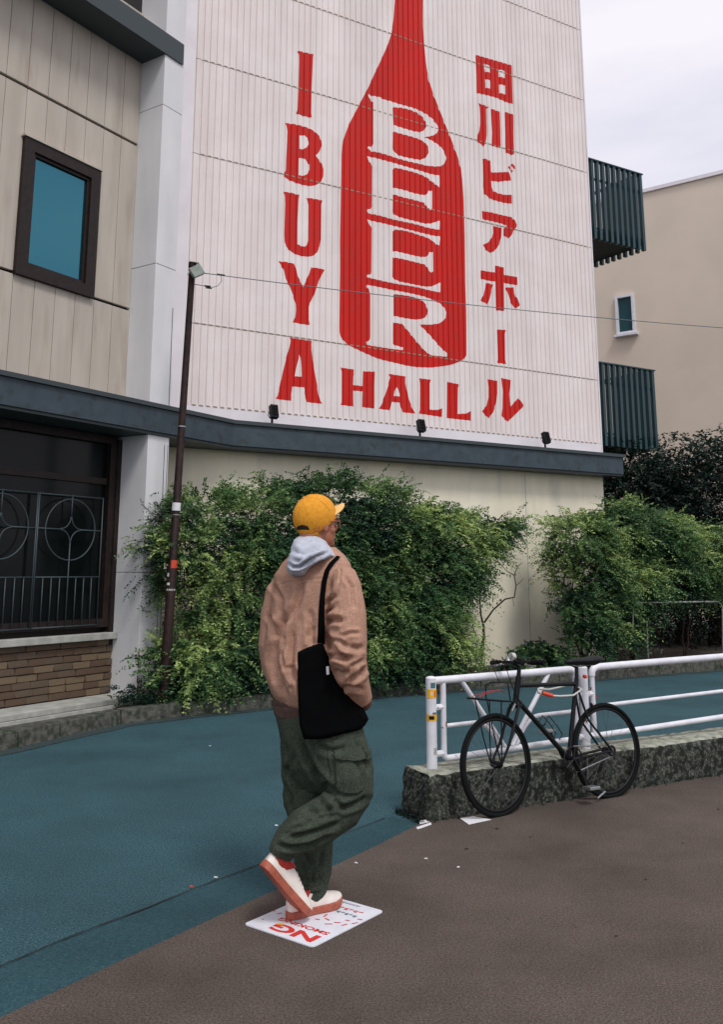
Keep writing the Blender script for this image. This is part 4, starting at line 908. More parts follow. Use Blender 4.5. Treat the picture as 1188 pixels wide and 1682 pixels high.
# front rack with a red cord
for o in (-.06, -.02, .02, .06): bt('rack_bar', [(-.12, .690, o), (.15, .655, o)], .005, n=6)
bt('rack_loop', [(-.12, .690, -.06), (-.135, .695, -.03), (-.135, .695, .03), (-.12, .690, .06)], .005, n=6); bt('rack_loop', [(.15, .655, -.06), (.15, .655, .06)], .005, n=6)
bt('rack_loop', [(.02, .67, -.055), (.02, .76, -.05), (.04, .775, -.02), (.10, .775, .02), (.12, .765, .05), (.125, .66, .055)], .005, n=6)
for sg in (-1, 1): bt('rack_strut', [(-.06, .68, sg * .06), (-.02, .45, sg * .058), (*FH, sg * .055)], .0045, n=6); bt('rack_strut', [(.05, .67, sg * .06), (.03, .45, sg * .058), (*FH, sg * .055)], .0045, n=6)
bt('cord', [(-.11, .70, .05), (-.02, .712, .0), (.06, .735, .05), (.13, .705, 0)], .0028, M['lining'], n=5); bt('cord', [(-.10, .70, -.04), (.0, .73, .03), (.09, .72, -.04)], .0024, M['lining'], n=5)
# crank, chain, pedals, bottle cage
b = MB(); cc = K(*BBk, .045); b.ring(cc, DBk, UB, .075, .006, 36, 6, flat=.5)
for i in range(5):
    q = i * 2 * math.pi / 5; b.tube([cc, cc + (DBk * math.cos(q) + UB * math.sin(q)) * .074], .006, 5)
b.build('chainring', M['black'], bike, smooth='auto')
b = MB(); c2 = K(*RH, .045); b.ring(c2, DBk, UB, .028, .008, 20, 6); b.build('sprocket', M['black'], bike, smooth=True)
bt('chain', [(BBk[0] + .01, BBk[1] + .078, .045), (WBs, WR + .033, .045)], .004, M['steel'], n=5); bt('chain', [(BBk[0] + .01, BBk[1] - .078, .045), (WBs, WR - .033, .045)], .004, M['steel'], n=5)
bt('crank_arm', [(*BBk, .055), (.675, .115, .065)], .009, M['black']); bt('crank_arm', [(*BBk, -.055), (.525, .435, -.065)], .009, M['black'])
for (s, h, o) in ((.675, .105, .10), (.525, .445, -.10)):
    b = MB(); b.box(K(s, h, o), DBk * .042, SB * .038, UB * .010); b.build('pedal', M['steel'], bike, bevel=.004)
bt('kickstand', [(WBs - .13, .27, -.05), (WBs - .10, .02, -.12)], .007, M['steel']); bt('mudguard_stay', [(WBs - .10, .06, .05), (WBs - .18, .03, .06)], .006, M['steel'])
for o in (-.03, .03): bt('bottle_cage', [(.40, .50, o), (.44, .55, o), (.50, .49, o), (.54, .43, o), (.51, .40, o)], .0035, M['black'], n=5)
bt('bottle_cage', [(.41, .50, -.03), (.40, .49, 0), (.41, .50, .03)], .0035, n=5); bt('cage_loop', [(.50, .49, -.03), (.52, .50, 0), (.50, .49, .03)], .0035, M['steel'], n=5)
# cable lock round the seat tube and the brace
t = thing('cable_lock', 'pale cable lock with red ends looped over the bicycle top tube and rail brace', 'lock', tuple(K(.6, .68)))
b = MB(); b.tube([K(.74, .69, .03), K(.66, .660, .035), K(.55, .662, .03), K(.46, .672, .0), K(.43, .69, -.04), K(.46, .71, -.07), K(.56, .70, -.08), K(.72, .72, -.05), K(.752, .70, -.0), K(.74, .69, .03)], .0065, 8); b.build('lock_cable', M['tube'], t, smooth=True)
b = MB(); b.tube([K(.425, .690, .01), K(.49, .668, .03)], .0125, 10); b.build('lock_head', M['orange'], t, smooth='auto')

# ------------------------------------------------------------------ plate on the ground
SA, SD, SC = Z(400, 1522), Z(514, 1560.5), Z(626, 1499)
XS = (SA - SD).normalized(); YS = (SD - SC); YS = (YS - XS * YS.dot(XS)).normalized(); SO = SD - YS * .472; SWd, SHt = .380, .472
zs = .0095
t = thing('smoking_sign', 'white sheet on the pavement under the shoe, printed NG SMOKING in red', 'sign', (SO.x, SO.y, zs))
def Sg(x, y, z=0): return SO + XS * x + YS * y + UP * (zs + z)
b = MB(); pts = []
for (cx_, cy_, a0) in ((.02, .02, math.pi), (SWd - .02, .02, 1.5 * math.pi), (SWd - .02, SHt - .02, 0), (.02, SHt - .02, .5 * math.pi)):
    for i in range(5): q = a0 + i * math.pi / 8; pts.append((cx_ + .02 * math.cos(q), cy_ + .02 * math.sin(q)))
b.hexa([Sg(x, y, -.001) for x, y in pts], [Sg(x, y, .003) for x, y in pts]); b.build('plate', M['signw'], t)
def stext(txt, x, y, h, m, bold=.012, w=None):
    c = bpy.data.curves.new('text', 'FONT'); c.body = txt; c.size = 1; c.offset = bold; o = bpy.data.objects.new('text', c); COL.objects.link(o)
    dg = bpy.context.evaluated_depsgraph_get(); me = bpy.data.meshes.new_from_object(o.evaluated_get(dg)); bpy.data.objects.remove(o)
    co = np.array([v.co for v in me.vertices]); lo, hi = co.min(0), co.max(0); s = h / (hi[1] - lo[1]); sx = s if not w else w / (hi[0] - lo[0])
    for v in me.vertices:
        p = Sg(x + (v.co.x - lo[0]) * sx, y + (v.co.y - lo[1]) * s, .0038); v.co = p - ROOT[t]
    me.materials.clear(); me.materials.append(m); o = bpy.data.objects.new('lettering', me); COL.objects.link(o); o.parent = t
stext('NG', .035, .375, .072, M['signr'], .04, .235); stext('SMOKING', .03, .325, .030, M['signr'], .03, .27)
def dash(pts, w_, m, name='print_mark'):
    for (x0, y0, x1, y1) in pts:
        p, q = Z(380 + x0 / 4.243, 1360 + y0 / 4.243), Z(380 + x1 / 4.243, 1360 + y1 / 4.243); p.z = q.z = zs + .0042; d = (q - p).normalized(); e = Vector((-d.y, d.x, 0)) * w_
        b = MB(); b.add([p - e, q - e, q + e, p + e], [(0, 1, 2, 3)]); b.build(name, m, t)
dash([(645, 640, 668, 622), (585, 655, 618, 660), (655, 650, 685, 665), (715, 678, 760, 682), (795, 662, 825, 668), (770, 700, 808, 692), (650, 690, 705, 690), (840, 690, 880, 680), (880, 655, 915, 662), (285, 600, 310, 600), (318, 620, 352, 612), (212, 658, 228, 656)], .0035, M['signr'])
dash([(318, 690, 365, 692)], .008, M['yellow'])
def row(x0, y0, x1, y1, n, w_, m):
    b = MB()
    for i in range(n):
        f0, f1 = i / n, (i + .72) / n; p = Z(380 + (x0 + (x1 - x0) * f0) / 4.243, 1360 + (y0 + (y1 - y0) * f0) / 4.243); q = Z(380 + (x0 + (x1 - x0) * f1) / 4.243, 1360 + (y0 + (y1 - y0) * f1) / 4.243)
        p.z = q.z = zs + .0042; e = YS * w_; 
        b.add([p - e * .3, q - e * .3, q - e * .1, p - e * .1], [(0, 1, 2, 3)]); 
        if i % 2: b.add([p + e * .1, q + e * .1, q + e * .35, p + e * .35], [(0, 1, 2, 3)])
        b.add([p - e * .1, p.lerp(q, .3) - e * .1, p.lerp(q, .3) + e * .1, p + e * .1], [(0, 1, 2, 3)])
    b.build('printed_line', m, t, kind='stuff')
row(770, 535, 900, 570, 11, .018, M['signb']); row(760, 572, 925, 618, 5, .03, M['signr']); row(712, 592, 880, 642, 6, .026, M['signb'])
# litter
for i, (a, c, d, e, lab) in enumerate((((756, 1347), (778, 1344), (807, 1349), (770, 1357), 'flat white paper sheet lying in front of the plinth'), ((689, 1351), (704, 1349), (706, 1353), (690, 1356), 'small white paper scrap at the plinth corner'), ((684, 1362), (708, 1354), (709, 1357), (686, 1365), 'thin white paper strip on the pavement edge near the plinth'))):
    b = MB(); q = [Z(*p) for p in (a, c, d, e)]; b.hexa([p + UP * .0095 for p in q], [p + UP * .0125 for p in q]); o = b.build('paper_scrap', M['paper']); tag(o, lab, 'paper')
for (x, y, m, lab) in ((312, 1455, 'orange', 'orange cigarette butt on the asphalt below the road seam'), (352, 1440, 'paper', 'white cigarette butt on the road seam'), (452, 1355, 'paper', 'white butt on the asphalt left of the raised shoe')):
    p = Z(x, y, .012); o = MB().tube([p, p + Vector((.016, -.004, 0))], .0038, 6).build('cigarette_butt', M[m]); tag(o, lab, 'litter')
for (x, y, lab) in ((753, 1424, 'tiny pale speck of litter on the brown pavement, rightmost'), (700, 1410, 'tiny pale speck of litter on the brown pavement below the plinth corner'), (585, 1417, 'tiny pale speck of litter on the pavement edge beside the trouser leg'), (345, 1225, 'tiny pale speck of litter far out on the road near the kerb')):
    p = Z(x, y, .012); q = random.uniform(0, 3); e = Vector((math.cos(q), math.sin(q), 0)) * .008; f = Vector((-math.sin(q), math.cos(q), 0)) * .005
    o = MB().hexa([p - e - f, p + e - f, p + e + f, p - e + f], [v + UP * .003 for v in (p - e - f, p + e - f, p + e + f, p - e + f)]).build('litter_speck', M['paper'])
    tag(o, lab, 'litter')

b = MB()
for i in range(26):     # old gum and tar spots trodden into the pavement
    x, y = random.uniform(.5, 4.0), random.uniform(2.8, 6.0)
    if (Vector((x, y)) - Vector((.401, 5.555))).dot(NG.xy) < .05: continue
    if (x - -.2) ** 2 + (y - 4.1) ** 2 < .25: continue
    r0 = random.uniform(.004, .010); n = 9; b.add([(x + r0 * math.cos(q) * random.uniform(.8, 1.2), y + r0 * math.sin(q) * random.uniform(.8, 1.2), .0115) for q in [2 * math.pi * k / n for k in range(n)]], [tuple(range(n))])
b.build('pavement_spots', M['seam'], kind='stuff', label='dark trodden gum spots on the brown pavement')

# ------------------------------------------------------------------ the walking man
YM = 4.15
man = thing('person', 'man seen from behind in mustard cap, brown jacket and baggy olive cargo trousers, walking right', 'person', (-.2, 4.14, .012))
FW = V(48); RT = Vector((FW.y, -FW.x, 0))      # facing direction of the trunk and his right side
def loft(b, rings, n=28, ex=2.0, rot=0.0):
    """rings: (py, x_left, x_right, Y centre, half depth)"""
    vs = []
    for (py, xl, xr, Yc, hd) in rings:
        c = P((xl + xr) / 2, py, Yc); w = (P(xr, py, Yc) - P(xl, py, Yc)).x / 2
        for i in range(n):
            q = 2 * math.pi * i / n; cx, sy = math.cos(q), math.sin(q)
            cx = math.copysign(abs(cx) ** (2 / ex), cx); sy = math.copysign(abs(sy) ** (2 / ex), sy)
            vs.append(c + Vector((w * cx, hd * sy + rot * w * cx, 0)))
    m = len(rings); fs = [(j * n + i, j * n + (i + 1) % n, (j + 1) * n + (i + 1) % n, (j + 1) * n + i) for j in range(m - 1) for i in range(n)]
    fs += [tuple(range(n)), tuple(range((m - 1) * n, m * n))]
    return b.add(vs, fs)
def limbt(b, pts, n=18, flat=1.0):   # pts: (px, py, Y, radius m)
    return b.tube([P(x, y, Y) for x, y, Y, r in pts], [r for *_, r in pts], n, flat=flat)
def polyd(xy, line):
    d = np.full(len(xy), 1e9); tt = np.zeros(len(xy)); tot = sum(math.dist(line[i], line[i + 1]) for i in range(len(line) - 1)); acc = 0
    for (x0, y0), (x1, y1) in zip(line, line[1:]):
        a = np.array([x0, y0]); v = np.array([x1 - x0, y1 - y0]); L2 = v @ v; t = np.clip(((xy - a) @ v) / L2, 0, 1)
        q = np.linalg.norm(xy - (a + t[:, None] * v), axis=1); m = q < d; d[m] = q[m]; tt[m] = (acc + t[m] * math.sqrt(L2)) / tot; acc += math.sqrt(L2)
    return d, tt
def soft(name, b, voxel, smooth, m, parent, creases=(), amp=.0, freq=10, label=None, seed=0, keep=None, aniso=(1, 1, 1)):
    me = bpy.data.meshes.new('tmp'); me.from_pydata([tuple(v) for v in b.v], [], b.f); o = bpy.data.objects.new('tmp', me); COL.objects.link(o)
    r = o.modifiers.new('r', 'REMESH'); r.mode = 'VOXEL'; r.voxel_size = voxel; r.use_smooth_shade = True
    if smooth: s_ = o.modifiers.new('s', 'SMOOTH'); s_.iterations = smooth; s_.factor = .5
    dg = bpy.context.evaluated_depsgraph_get(); dg.update(); out = bpy.data.meshes.new_from_object(o.evaluated_get(dg)); bpy.data.objects.remove(o); bpy.data.meshes.remove(me)
    n = len(out.vertices); co = np.empty(n * 3); out.vertices.foreach_get('co', co); co = co.reshape(-1, 3); no = np.empty(n * 3); out.vertices.foreach_get('normal', no); no = no.reshape(-1, 3)
    disp = np.zeros(n)
    if amp:
        disp += amp * np.array([noise.noise(Vector((c[0] * freq * aniso[0], c[1] * freq * aniso[1], c[2] * freq * aniso[2] + seed))) + .5 * noise.noise(Vector((c[0] * freq * 2.3 * aniso[0], c[1] * freq * 2.3, c[2] * freq * 2.3 * aniso[2] + seed + 5))) for c in co])
    xy = projv(co); front = np.clip((.25 - no[:, 1]) / .4, 0, 1)
    for cr in creases:
        lp, dep, wpx = cr[:3]; dep *= 1.35; wpx *= .85; d, t = polyd(xy, lp); fade = np.clip(np.minimum(t, 1 - t) * 6 + .15, 0, 1) 
        disp += front * fade * (-dep * np.exp(-(d / (wpx * 1.15)) ** 1.25) + .5 * dep * np.exp(-((d - 2.3 * wpx) / (wpx * 1.2)) ** 2))
    co = co + no * disp[:, None]
    off = np.array(ROOT[parent]); out.vertices.foreach_set('co', (co - off).ravel()); out.materials.clear(); out.materials.append(m); out.name = name
    out.polygons.foreach_set('use_smooth', [True] * len(out.polygons)); out.update()
    oo = bpy.data.objects.new(name, out); COL.objects.link(oo); oo.parent = parent; ROOT[oo] = ROOT[parent]; tag(oo, label)
    return oo
def bvh(o):
    off = ROOT[o]; return BVHTree.FromPolygons([v.co + off for v in o.data.vertices], [p.vertices[:] for p in o.data.polygons])
def snap(tr, x, y, Y, off=.004):
    best = None
    for t_ in tr:
        h = t_.ray_cast(EYE, ray(x, y).normalized())
        if h[0] is not None and (best is None or h[3] < best[1]): best = (h[0], h[3])
    return best[0] - ray(x, y).normalized() * off if best else P(x, y, Y)

# body: one continuous mesh (head, neck, trunk, arms with hands in the pockets, legs)
HC = P(519, 858, 4.13); FH_ = V(57); RH_ = Vector((FH_.y, -FH_.x, 0))
b = MB()
b.ell(HC + UP * .022 - FH_ * .005, FH_ * .098, RH_ * .077, UP * .105, 28, 18)
b.ell(HC + FH_ * .035 - UP * .055, FH_ * .062, RH_ * .056, UP * .068, 24, 14)          # jaw and cheeks
b.ell(HC + FH_ * .077 - UP * .095, FH_ * .022, RH_ * .026, UP * .018, 14, 10)         # chin
b.ell(HC + FH_ * .098 - UP * .022, FH_ * .020, RH_ * .012, UP * .022, 14, 10)         # nose
b.ell(HC + FH_ * .090 - UP * .060, FH_ * .012, RH_ * .022, UP * .008, 14, 8)          # lips
b.ell(HC + FH_ * .082 + UP * .016, FH_ * .016, RH_ * .05, UP * .010, 14, 8)           # brow
for sg in (-1, 1):
    b.ell(HC + RH_ * sg * .074 - UP * .022 + FH_ * .012, FH_ * .018 + RH_ * sg * -.004, RH_ * .008 + FH_ * -.004, UP * .031, 14, 10)   # ear
    b.ell(HC + RH_ * sg * .030 + FH_ * .074 - UP * .008, FH_ * .012, RH_ * .013, UP * .009, 12, 8)       # eyelid
    b.ell(HC + RH_ * sg * .045 + FH_ * .058 - UP * .035, FH_ * .02, RH_ * .018, UP * .02, 12, 8)         # cheekbone
b.tube([HC - UP * .04 - FH_ * .02, HC - UP * .17 - FH_ * .03], [.057, .062], 18)
loft(b, [(905, 480, 552, 4.17, .07), (935, 462, 568, 4.18, .095), (990, 455, 575, 4.18, .11), (1080, 462, 568, 4.17, .10), (1140, 462, 572, 4.16, .11), (1200, 470, 585, 4.16, .11)])
limbt(b, [(566, 944, 4.03, .05), (582, 1010, 3.99, .046), (586, 1078, 3.99, .038), (586, 1125, 4.05, .032), (585, 1150, 4.10, .026)])
limbt(b, [(474, 958, 4.27, .034), (450, 1010, 4.31, .046), (452, 1080, 4.29, .038), (470, 1125, 4.36, .032), (482, 1150, 4.42, .026)])
for (hx, hy, hY, sg) in ((584, 1164, 4.13, 1), (492, 1162, 4.45, -1)):        # hands: palm, four fingers, thumb
    c = P(hx, hy, hY); dn = (Vector((.05, .25, -1))).normalized(); sd_ = Vector((.5, -.85, 0)).normalized()
    b.ell(c, dn * .05, sd_.cross(dn) * .014, sd_ * .036, 14, 10)
    for i in range(4):
        r0 = c + dn * .035 + sd_ * (-.027 + .018 * i); Lf = (.060, .070, .066, .052)[i]
        b.tube([r0, r0 + dn * Lf * .5 + sd_.cross(dn) * .004, r0 + dn * Lf + sd_.cross(dn) * .016], [.009, .0085, .0065], 8)
    r0 = c - sd_ * .028 * -1; b.tube([r0, r0 + sd_ * .022 + dn * .022, r0 + sd_ * .026 + dn * .045], [.011, .010, .008], 8)
limbt(b, [(548, 1190, 4.1, .075), (566, 1250, 4.06, .065), (578, 1306, 4.06, .055), (525, 1350, 4.02, .050), (462, 1398, 3.97, .034), (457, 1422, 3.975, .028)])
limbt(b, [(496, 1190, 4.24, .07), (496, 1260, 4.25, .055), (502, 1330, 4.24, .050), (510, 1400, 4.22, .048), (508, 1470, 4.18, .036), (506, 1494, 4.17, .036)])
body = soft('body', b, .0065, 2, M['skin'], man)
b = MB(); b.ell(HC + UP * .03 - FH_ * .006, FH_ * .100, RH_ * .081, UP * .104, 30, 20)
b.v = [tuple(Vector(v)) for v in b.v]
hairb = MB(); vs = []
# hair: shell under the cap down to the nape and around the ears
def shell(c, fa, ra, ua, cut, n=40, k=26):
    s_ = MB().ell(c, fa, ra, ua, n, k); keep = [all(cut(Vector(s_.v[i])) for i in f) for f in s_.f]; s_.f = [f for f, q in zip(s_.f, keep) if q]; s_.m = [0] * len(s_.f); return s_
hd = shell(HC + UP * .020 - FH_ * .008, FH_ * .095, RH_ * .0765, UP * .108, lambda v: (v - HC).dot(FH_) < .004 - .6 * max(0, -(v - HC).z) and (v - HC).z > -.078 and (v - HC).z < .07)
hd.build('hair', M['hair'], man, smooth=True)
# cap
CP = HC + UP * .026 - FH_ * .006; tiltv = (UP + FH_ * -.72).normalized()
capf = (FH_ - tiltv * FH_.dot(tiltv)).normalized()
def capcut(v):
    e = v - CP; base = -.052 
    if e.dot(tiltv) < base: return False
    return True
def incap(v):   # half-moon opening at the back
    x, y = projv(np.array([v]))[0]; return v.y < HC.y and ((x - 497) / 12.5) ** 2 + ((y - 872) / 9.5) ** 2 < 1 and y < 871
cs = shell(CP, capf * .108, RH_ * .089, tiltv * .104, capcut, 150, 110)
cs.f = [f for f in cs.f if not incap(sum((Vector(cs.v[i]) for i in f), Vector()) / len(f))]; cs.m = [0] * len(cs.f)
co_ = cs.build('cap_crown', M['cap'], man, smooth=True, label='mustard yellow cap crown'); so = co_.modifiers.new('s', 'SOLIDIFY'); so.thickness = .003
b = MB()      # brim: curved sheet, tipped up
vs = []; NB1, NB2 = 16, 8
bf = (capf - UP * .25).normalized()
for j in range(NB2 + 1):
    for i in range(NB1 + 1):
        a = (i / NB1 - .5) * 2; wv = a * .072; out = math.sqrt(max(0, 1 - abs(a) ** 2.4)) * .068 * (j / NB2)
        back = .100 * math.sqrt(max(.0, 1 - (wv / .089) ** 2)); p = CP - tiltv * .016 + capf * (back - .004) + bf * out + RH_ * wv - tiltv * (.018 * a * a)
        vs.append(p)
b.add(vs, [(j * (NB1 + 1) + i, j * (NB1 + 1) + i + 1, (j + 1) * (NB1 + 1) + i + 1, (j + 1) * (NB1 + 1) + i) for j in range(NB2) for i in range(NB1)])
o = b.build('cap_brim', M['brim'], man, smooth=True); so = o.modifiers.new('s', 'SOLIDIFY'); so.thickness = .005
tc_ = bvh(co_)
b = MB(); b.ell(CP + tiltv * .105, capf * .007, RH_ * .007, tiltv * .004, 10, 6); b.build('cap_button', M['cap'], man, smooth=True)
def rim(ang, h): 
    dd = -capf * math.cos(ang) + RH_ * math.sin(ang); rr = math.sqrt(max(.2, 1 - (h / .104) ** 2)); return CP + Vector(-capf * math.cos(ang) * .114 * rr + RH_ * math.sin(ang) * .095 * rr) + tiltv * h
vs = [rim(-1.3 + 2.2 * i / 30, h) for h in (-.064, -.046) for i in range(31)]
b = MB(); b.add(vs, [(i, i + 1, 32 + i, 31 + i) for i in range(30)]); o = b.build('cap_strap', M['cap'], man, smooth=True); so = o.modifiers.new('s', 'SOLIDIFY'); so.thickness = .003
c_ = snap([tc_], 521, 867, 4.0, .002); b = MB(); b.ring(c_, (1, 0, 0), (0, .35, .93), .0115, .0022, 20, 6); b.build('cap_buckle', M['gum'], man, smooth=True)
for ang in (-.9, -.25, .45, 1.2, 2.2, 3.0):    # stitched panel seams of the crown
    pts = []
    for i in range(14):
        q = .12 + i * (math.pi / 2 - .12) / 13; d_ = capf * math.cos(ang) * .1085 + RH_ * math.sin(ang) * .0895; p = CP + d_ * math.sin(q) + tiltv * math.cos(q) * .1045
        if not incap(p): pts.append(p)
    b = MB(); b.tube(pts, .0013, 5); b.build('cap_seam', M['cap'], man, smooth=True)
# glasses
gl = MB()
for sg in (-1, 1):
    e = HC + FH_ * .098 + RH_ * sg * .033 + UP * -.004; gl.ring(e, RH_, UP, .021, .0024, 20, 6)
    gl.tube([HC + FH_ * .098 + RH_ * sg * .055 + UP * .004, HC + FH_ * .06 + RH_ * sg * .077 + UP * .004, HC + FH_ * -.01 + RH_ * sg * .083 - UP * .002], .0026, 6)
gl.tube([HC + FH_ * .100 + RH_ * -.012, HC + FH_ * .102 + RH_ * .012], .002, 6)
gl.build('glasses', M['gum'], man, smooth=True)
# grey stubble / beard edge left to the skin

# jacket
b = MB()
loft(b, [(899, 490, 552, 4.16, .085), (912, 474, 566, 4.16, .11), (925, 461, 576, 4.16, .135), (945, 449, 582, 4.16, .15), (975, 446, 582, 4.16, .16), (1010, 440, 578, 4.16, .165), (1050, 434, 575, 4.16, .172), (1090, 433, 578, 4.16, .18), (1120, 437, 582, 4.16, .185), (1140, 445, 582, 4.16, .185), (1153, 455, 575, 4.16, .17), (1160, 468, 566, 4.16, .15)], ex=2.2, rot=-.32)
limbt(b, [(564, 942, 4.04, .058), (568, 965, 4.00, .076), (573, 1010, 3.96, .082), (573, 1050, 3.94, .083), (573, 1084, 3.94, .081), (580, 1112, 3.97, .070), (589, 1134, 4.01, .058), (595, 1150, 4.04, .050)], flat=.95)
limbt(b, [(472, 950, 4.26, .050), (461, 972, 4.27, .068), (454, 1010, 4.28, .076), (452, 1060, 4.26, .078), (456, 1095, 4.28, .072), (468, 1122, 4.34, .058), (480, 1142, 4.40, .045)])
CRJ = [([(495, 950), (493, 975), (486, 995), (468, 1022), (462, 1045)], .012, 5), ([(469, 1000), (456, 1045), (449, 1072), (449, 1088), (457, 1113), (472, 1150)], .020, 5.5),
       ([(482, 1035), (478, 1060), (478, 1085), (486, 1110)], .010, 5), ([(473, 1092), (481, 1108), (490, 1122)], .018, 6), ([(455, 1060), (462, 1100), (480, 1135)], .010, 5),
       ([(553, 976), (541, 988), (532, 998)], .012, 4), ([(549, 994), (539, 1006), (531, 1022)], .014, 4), ([(535, 1023), (548, 1018), (563, 1019)], .018, 4.5), ([(533, 1036), (545, 1060), (556, 1076), (574, 1084)], .018, 4.5), ([(538, 1078), (556, 1077), (574, 1083)], .016, 4.5),
       ([(571, 1120), (582, 1112), (592, 1108), (597, 1098)], .016, 4), ([(560, 1130), (578, 1128), (596, 1132)], .010, 4), ([(575, 1062), (588, 1066), (598, 1062)], .010, 4.5), ([(548, 1100), (560, 1108), (575, 1104)], .010, 4.5),
       ([(516, 1028), (512, 1045), (514, 1062)], .012, 5), ([(508, 1000), (512, 1020), (505, 1050)], .008, 5), ([(565, 945), (578, 965), (582, 1000)], .008, 3), ([(447, 960), (462, 985), (460, 1010)], .008, 4), ([(440, 1010), (452, 1030), (450, 1050)], .009, 4), ([(500, 1075), (496, 1110), (500, 1150)], .009, 5), ([(544, 950), (538, 990), (538, 1030)], .010, 4), ([(556, 922), (560, 940), (556, 965), (545, 985), (541, 1010)], .004, 1.6), ([(452, 965), (466, 958), (500, 952), (540, 950)], .0025, 1.5), ([(470, 1040), (465, 1075), (468, 1100)], .009, 3), ([(560, 1046), (575, 1040), (592, 1040)], .008, 3), ([(545, 1050), (560, 1054), (570, 1062)], .009, 3), ([(500, 1090), (490, 1120), (492, 1148)], .008, 3), ([(575, 1095), (590, 1088), (598, 1084)], .010, 3)]
jk = soft('jacket', b, .0058, 2, M['jacket'], man, CRJ, .0032, 9, 'dusty brown jacket with a slouching back', aniso=(1.3, 1, .6))
b = MB(); loft(b, [(1146, 447, 574, 4.18, .165), (1160, 447, 574, 4.18, .16), (1177, 449, 574, 4.18, .15)], ex=2.2, rot=-.25); soft('jacket_hem', b, .008, 1, M['hem'], man, [([(450, 1160), (480, 1162), (500, 1160)], .004, 2)], .004, 30)  # rib hem; its darker brown paints in the shadow of the jacket
b = MB(); b.tube([P(592, 1144, 4.03), P(596, 1156, 4.06)], [.046, .043], 16); b.build('cuff', M['hem'], man, smooth='auto')
# trousers
b = MB()
loft(b, [(1150, 458, 572, 4.16, .13), (1180, 450, 596, 4.15, .145), (1205, 456, 600, 4.14, .15), (1230, 461, 603, 4.14, .145), (1255, 463, 600, 4.14, .13), (1278, 472, 592, 4.15, .10), (1296, 488, 575, 4.15, .06)], ex=2.2, rot=-.3)
limbt(b, [(552, 1210, 4.09, .128), (563, 1245, 4.07, .122), (570, 1275, 4.06, .118), (574, 1300, 4.05, .104), (562, 1326, 4.03, .092), (530, 1346, 4.01, .092), (498, 1364, 3.99, .088), (474, 1382, 3.98, .070), (463, 1396, 3.98, .058), (459, 1404, 3.98, .052)])
limbt(b, [(497, 1210, 4.22, .100), (500, 1260, 4.23, .105), (506, 1310, 4.23, .108), (514, 1360, 4.22, .098), (515, 1400, 4.21, .086), (513, 1435, 4.19, .083), (510, 1462, 4.17, .070), (508, 1480, 4.165, .064)])
CRT = [([(495, 1212), (498, 1225), (506, 1248), (518, 1270), (540, 1294), (552, 1303)], .020, 5), ([(474, 1375), (498, 1372), (524, 1365), (556, 1352)], .016, 4.5), ([(455, 1388), (480, 1392), (512, 1386), (545, 1368)], .012, 4), ([(552, 1330), (566, 1326), (590, 1318), (604, 1308)], .012, 4.5),
       ([(545, 1312), (565, 1328), (585, 1322)], .010, 4), ([(475, 1262), (486, 1288), (493, 1300)], .010, 4), ([(466, 1285), (478, 1312), (476, 1330)], .010, 4), ([(484, 1240), (478, 1262)], .008, 4), ([(500, 1400), (515, 1420), (512, 1450)], .010, 4), ([(530, 1395), (522, 1425), (528, 1455)], .010, 4), ([(490, 1440), (508, 1446), (528, 1440)], .008, 3), ([(488, 1462), (508, 1470), (530, 1464)], .008, 3), ([(520, 1310), (540, 1330), (540, 1345)], .012, 5), ([(500, 1330), (520, 1336), (550, 1326)], .008, 5), ([(585, 1215), (598, 1240), (606, 1270)], .010, 4), ([(520, 1225), (545, 1235), (570, 1228)], .008, 5), ([(533, 1216), (538, 1250), (545, 1290)], .0035, 1.5), ([(470, 1220), (474, 1250), (470, 1280)], .008, 3), ([(520, 1345), (540, 1340), (560, 1338)], .007, 3), ([(465, 1372), (480, 1362), (500, 1356)], .007, 3), ([(495, 1415), (505, 1440), (500, 1460)], .006, 3)]
tro = soft('trousers', b, .006, 4, M['olive'], man, CRT, .0035, 9, 'baggy olive green cargo trousers', seed=9)
# cargo pocket lifted from the trouser surface
def patch(src, poly, lift, name, m, label=None):
    me0 = src.data; off = ROOT[src]; n = len(me0.vertices); co = np.array([v.co + off for v in me0.vertices]); no = np.array([v.normal for v in me0.vertices]); xy = projv(co)
    def inside(x, y):
        c = False; j = len(poly) - 1
        for i in range(len(poly)):
            xi, yi = poly[i]; xj, yj = poly[j]
            if (yi > y) != (yj > y) and x < (xj - xi) * (y - yi) / (yj - yi) + xi: c = not c
            j = i
        return c
    sel = [i for i in range(n) if no[i][1] < .05 and inside(*xy[i])]; ss = set(sel); fs = [p.vertices[:] for p in me0.polygons if all(v in ss for v in p.vertices)]
    par = {v: v for v in sel}
    def fd(v):
        while par[v] != v: par[v] = par[par[v]]; v = par[v]
        return v
    for f in fs:
        for v in f[1:]: par[fd(v)] = fd(f[0])
    cnt = {}
    for f in fs: cnt[fd(f[0])] = cnt.get(fd(f[0]), 0) + 1
    big = max(cnt, key=cnt.get); fs = [f for f in fs if fd(f[0]) == big]; sel = sorted({v for f in fs for v in f})
    idx = {v: k for k, v in enumerate(sel)}; vs = [Vector(co[v] + no[v] * lift) for v in sel]
    b = MB(); b.add(vs, [tuple(idx[v] for v in f) for f in fs]); o = b.build(name, m, man, smooth=True, label=label); s_ = o.modifiers.new('s', 'SOLIDIFY'); s_.thickness = .011; s_.offset = -1; return o
patch(tro, [(551, 1245), (570, 1238), (592, 1268), (598, 1292), (592, 1302), (566, 1304), (552, 1296)], .012, 'cargo_pocket', M['olive'])
patch(tro, [(548, 1234), (572, 1226), (604, 1230), (607, 1248), (585, 1252), (551, 1247)], .019, 'pocket_flap', M['olive'])

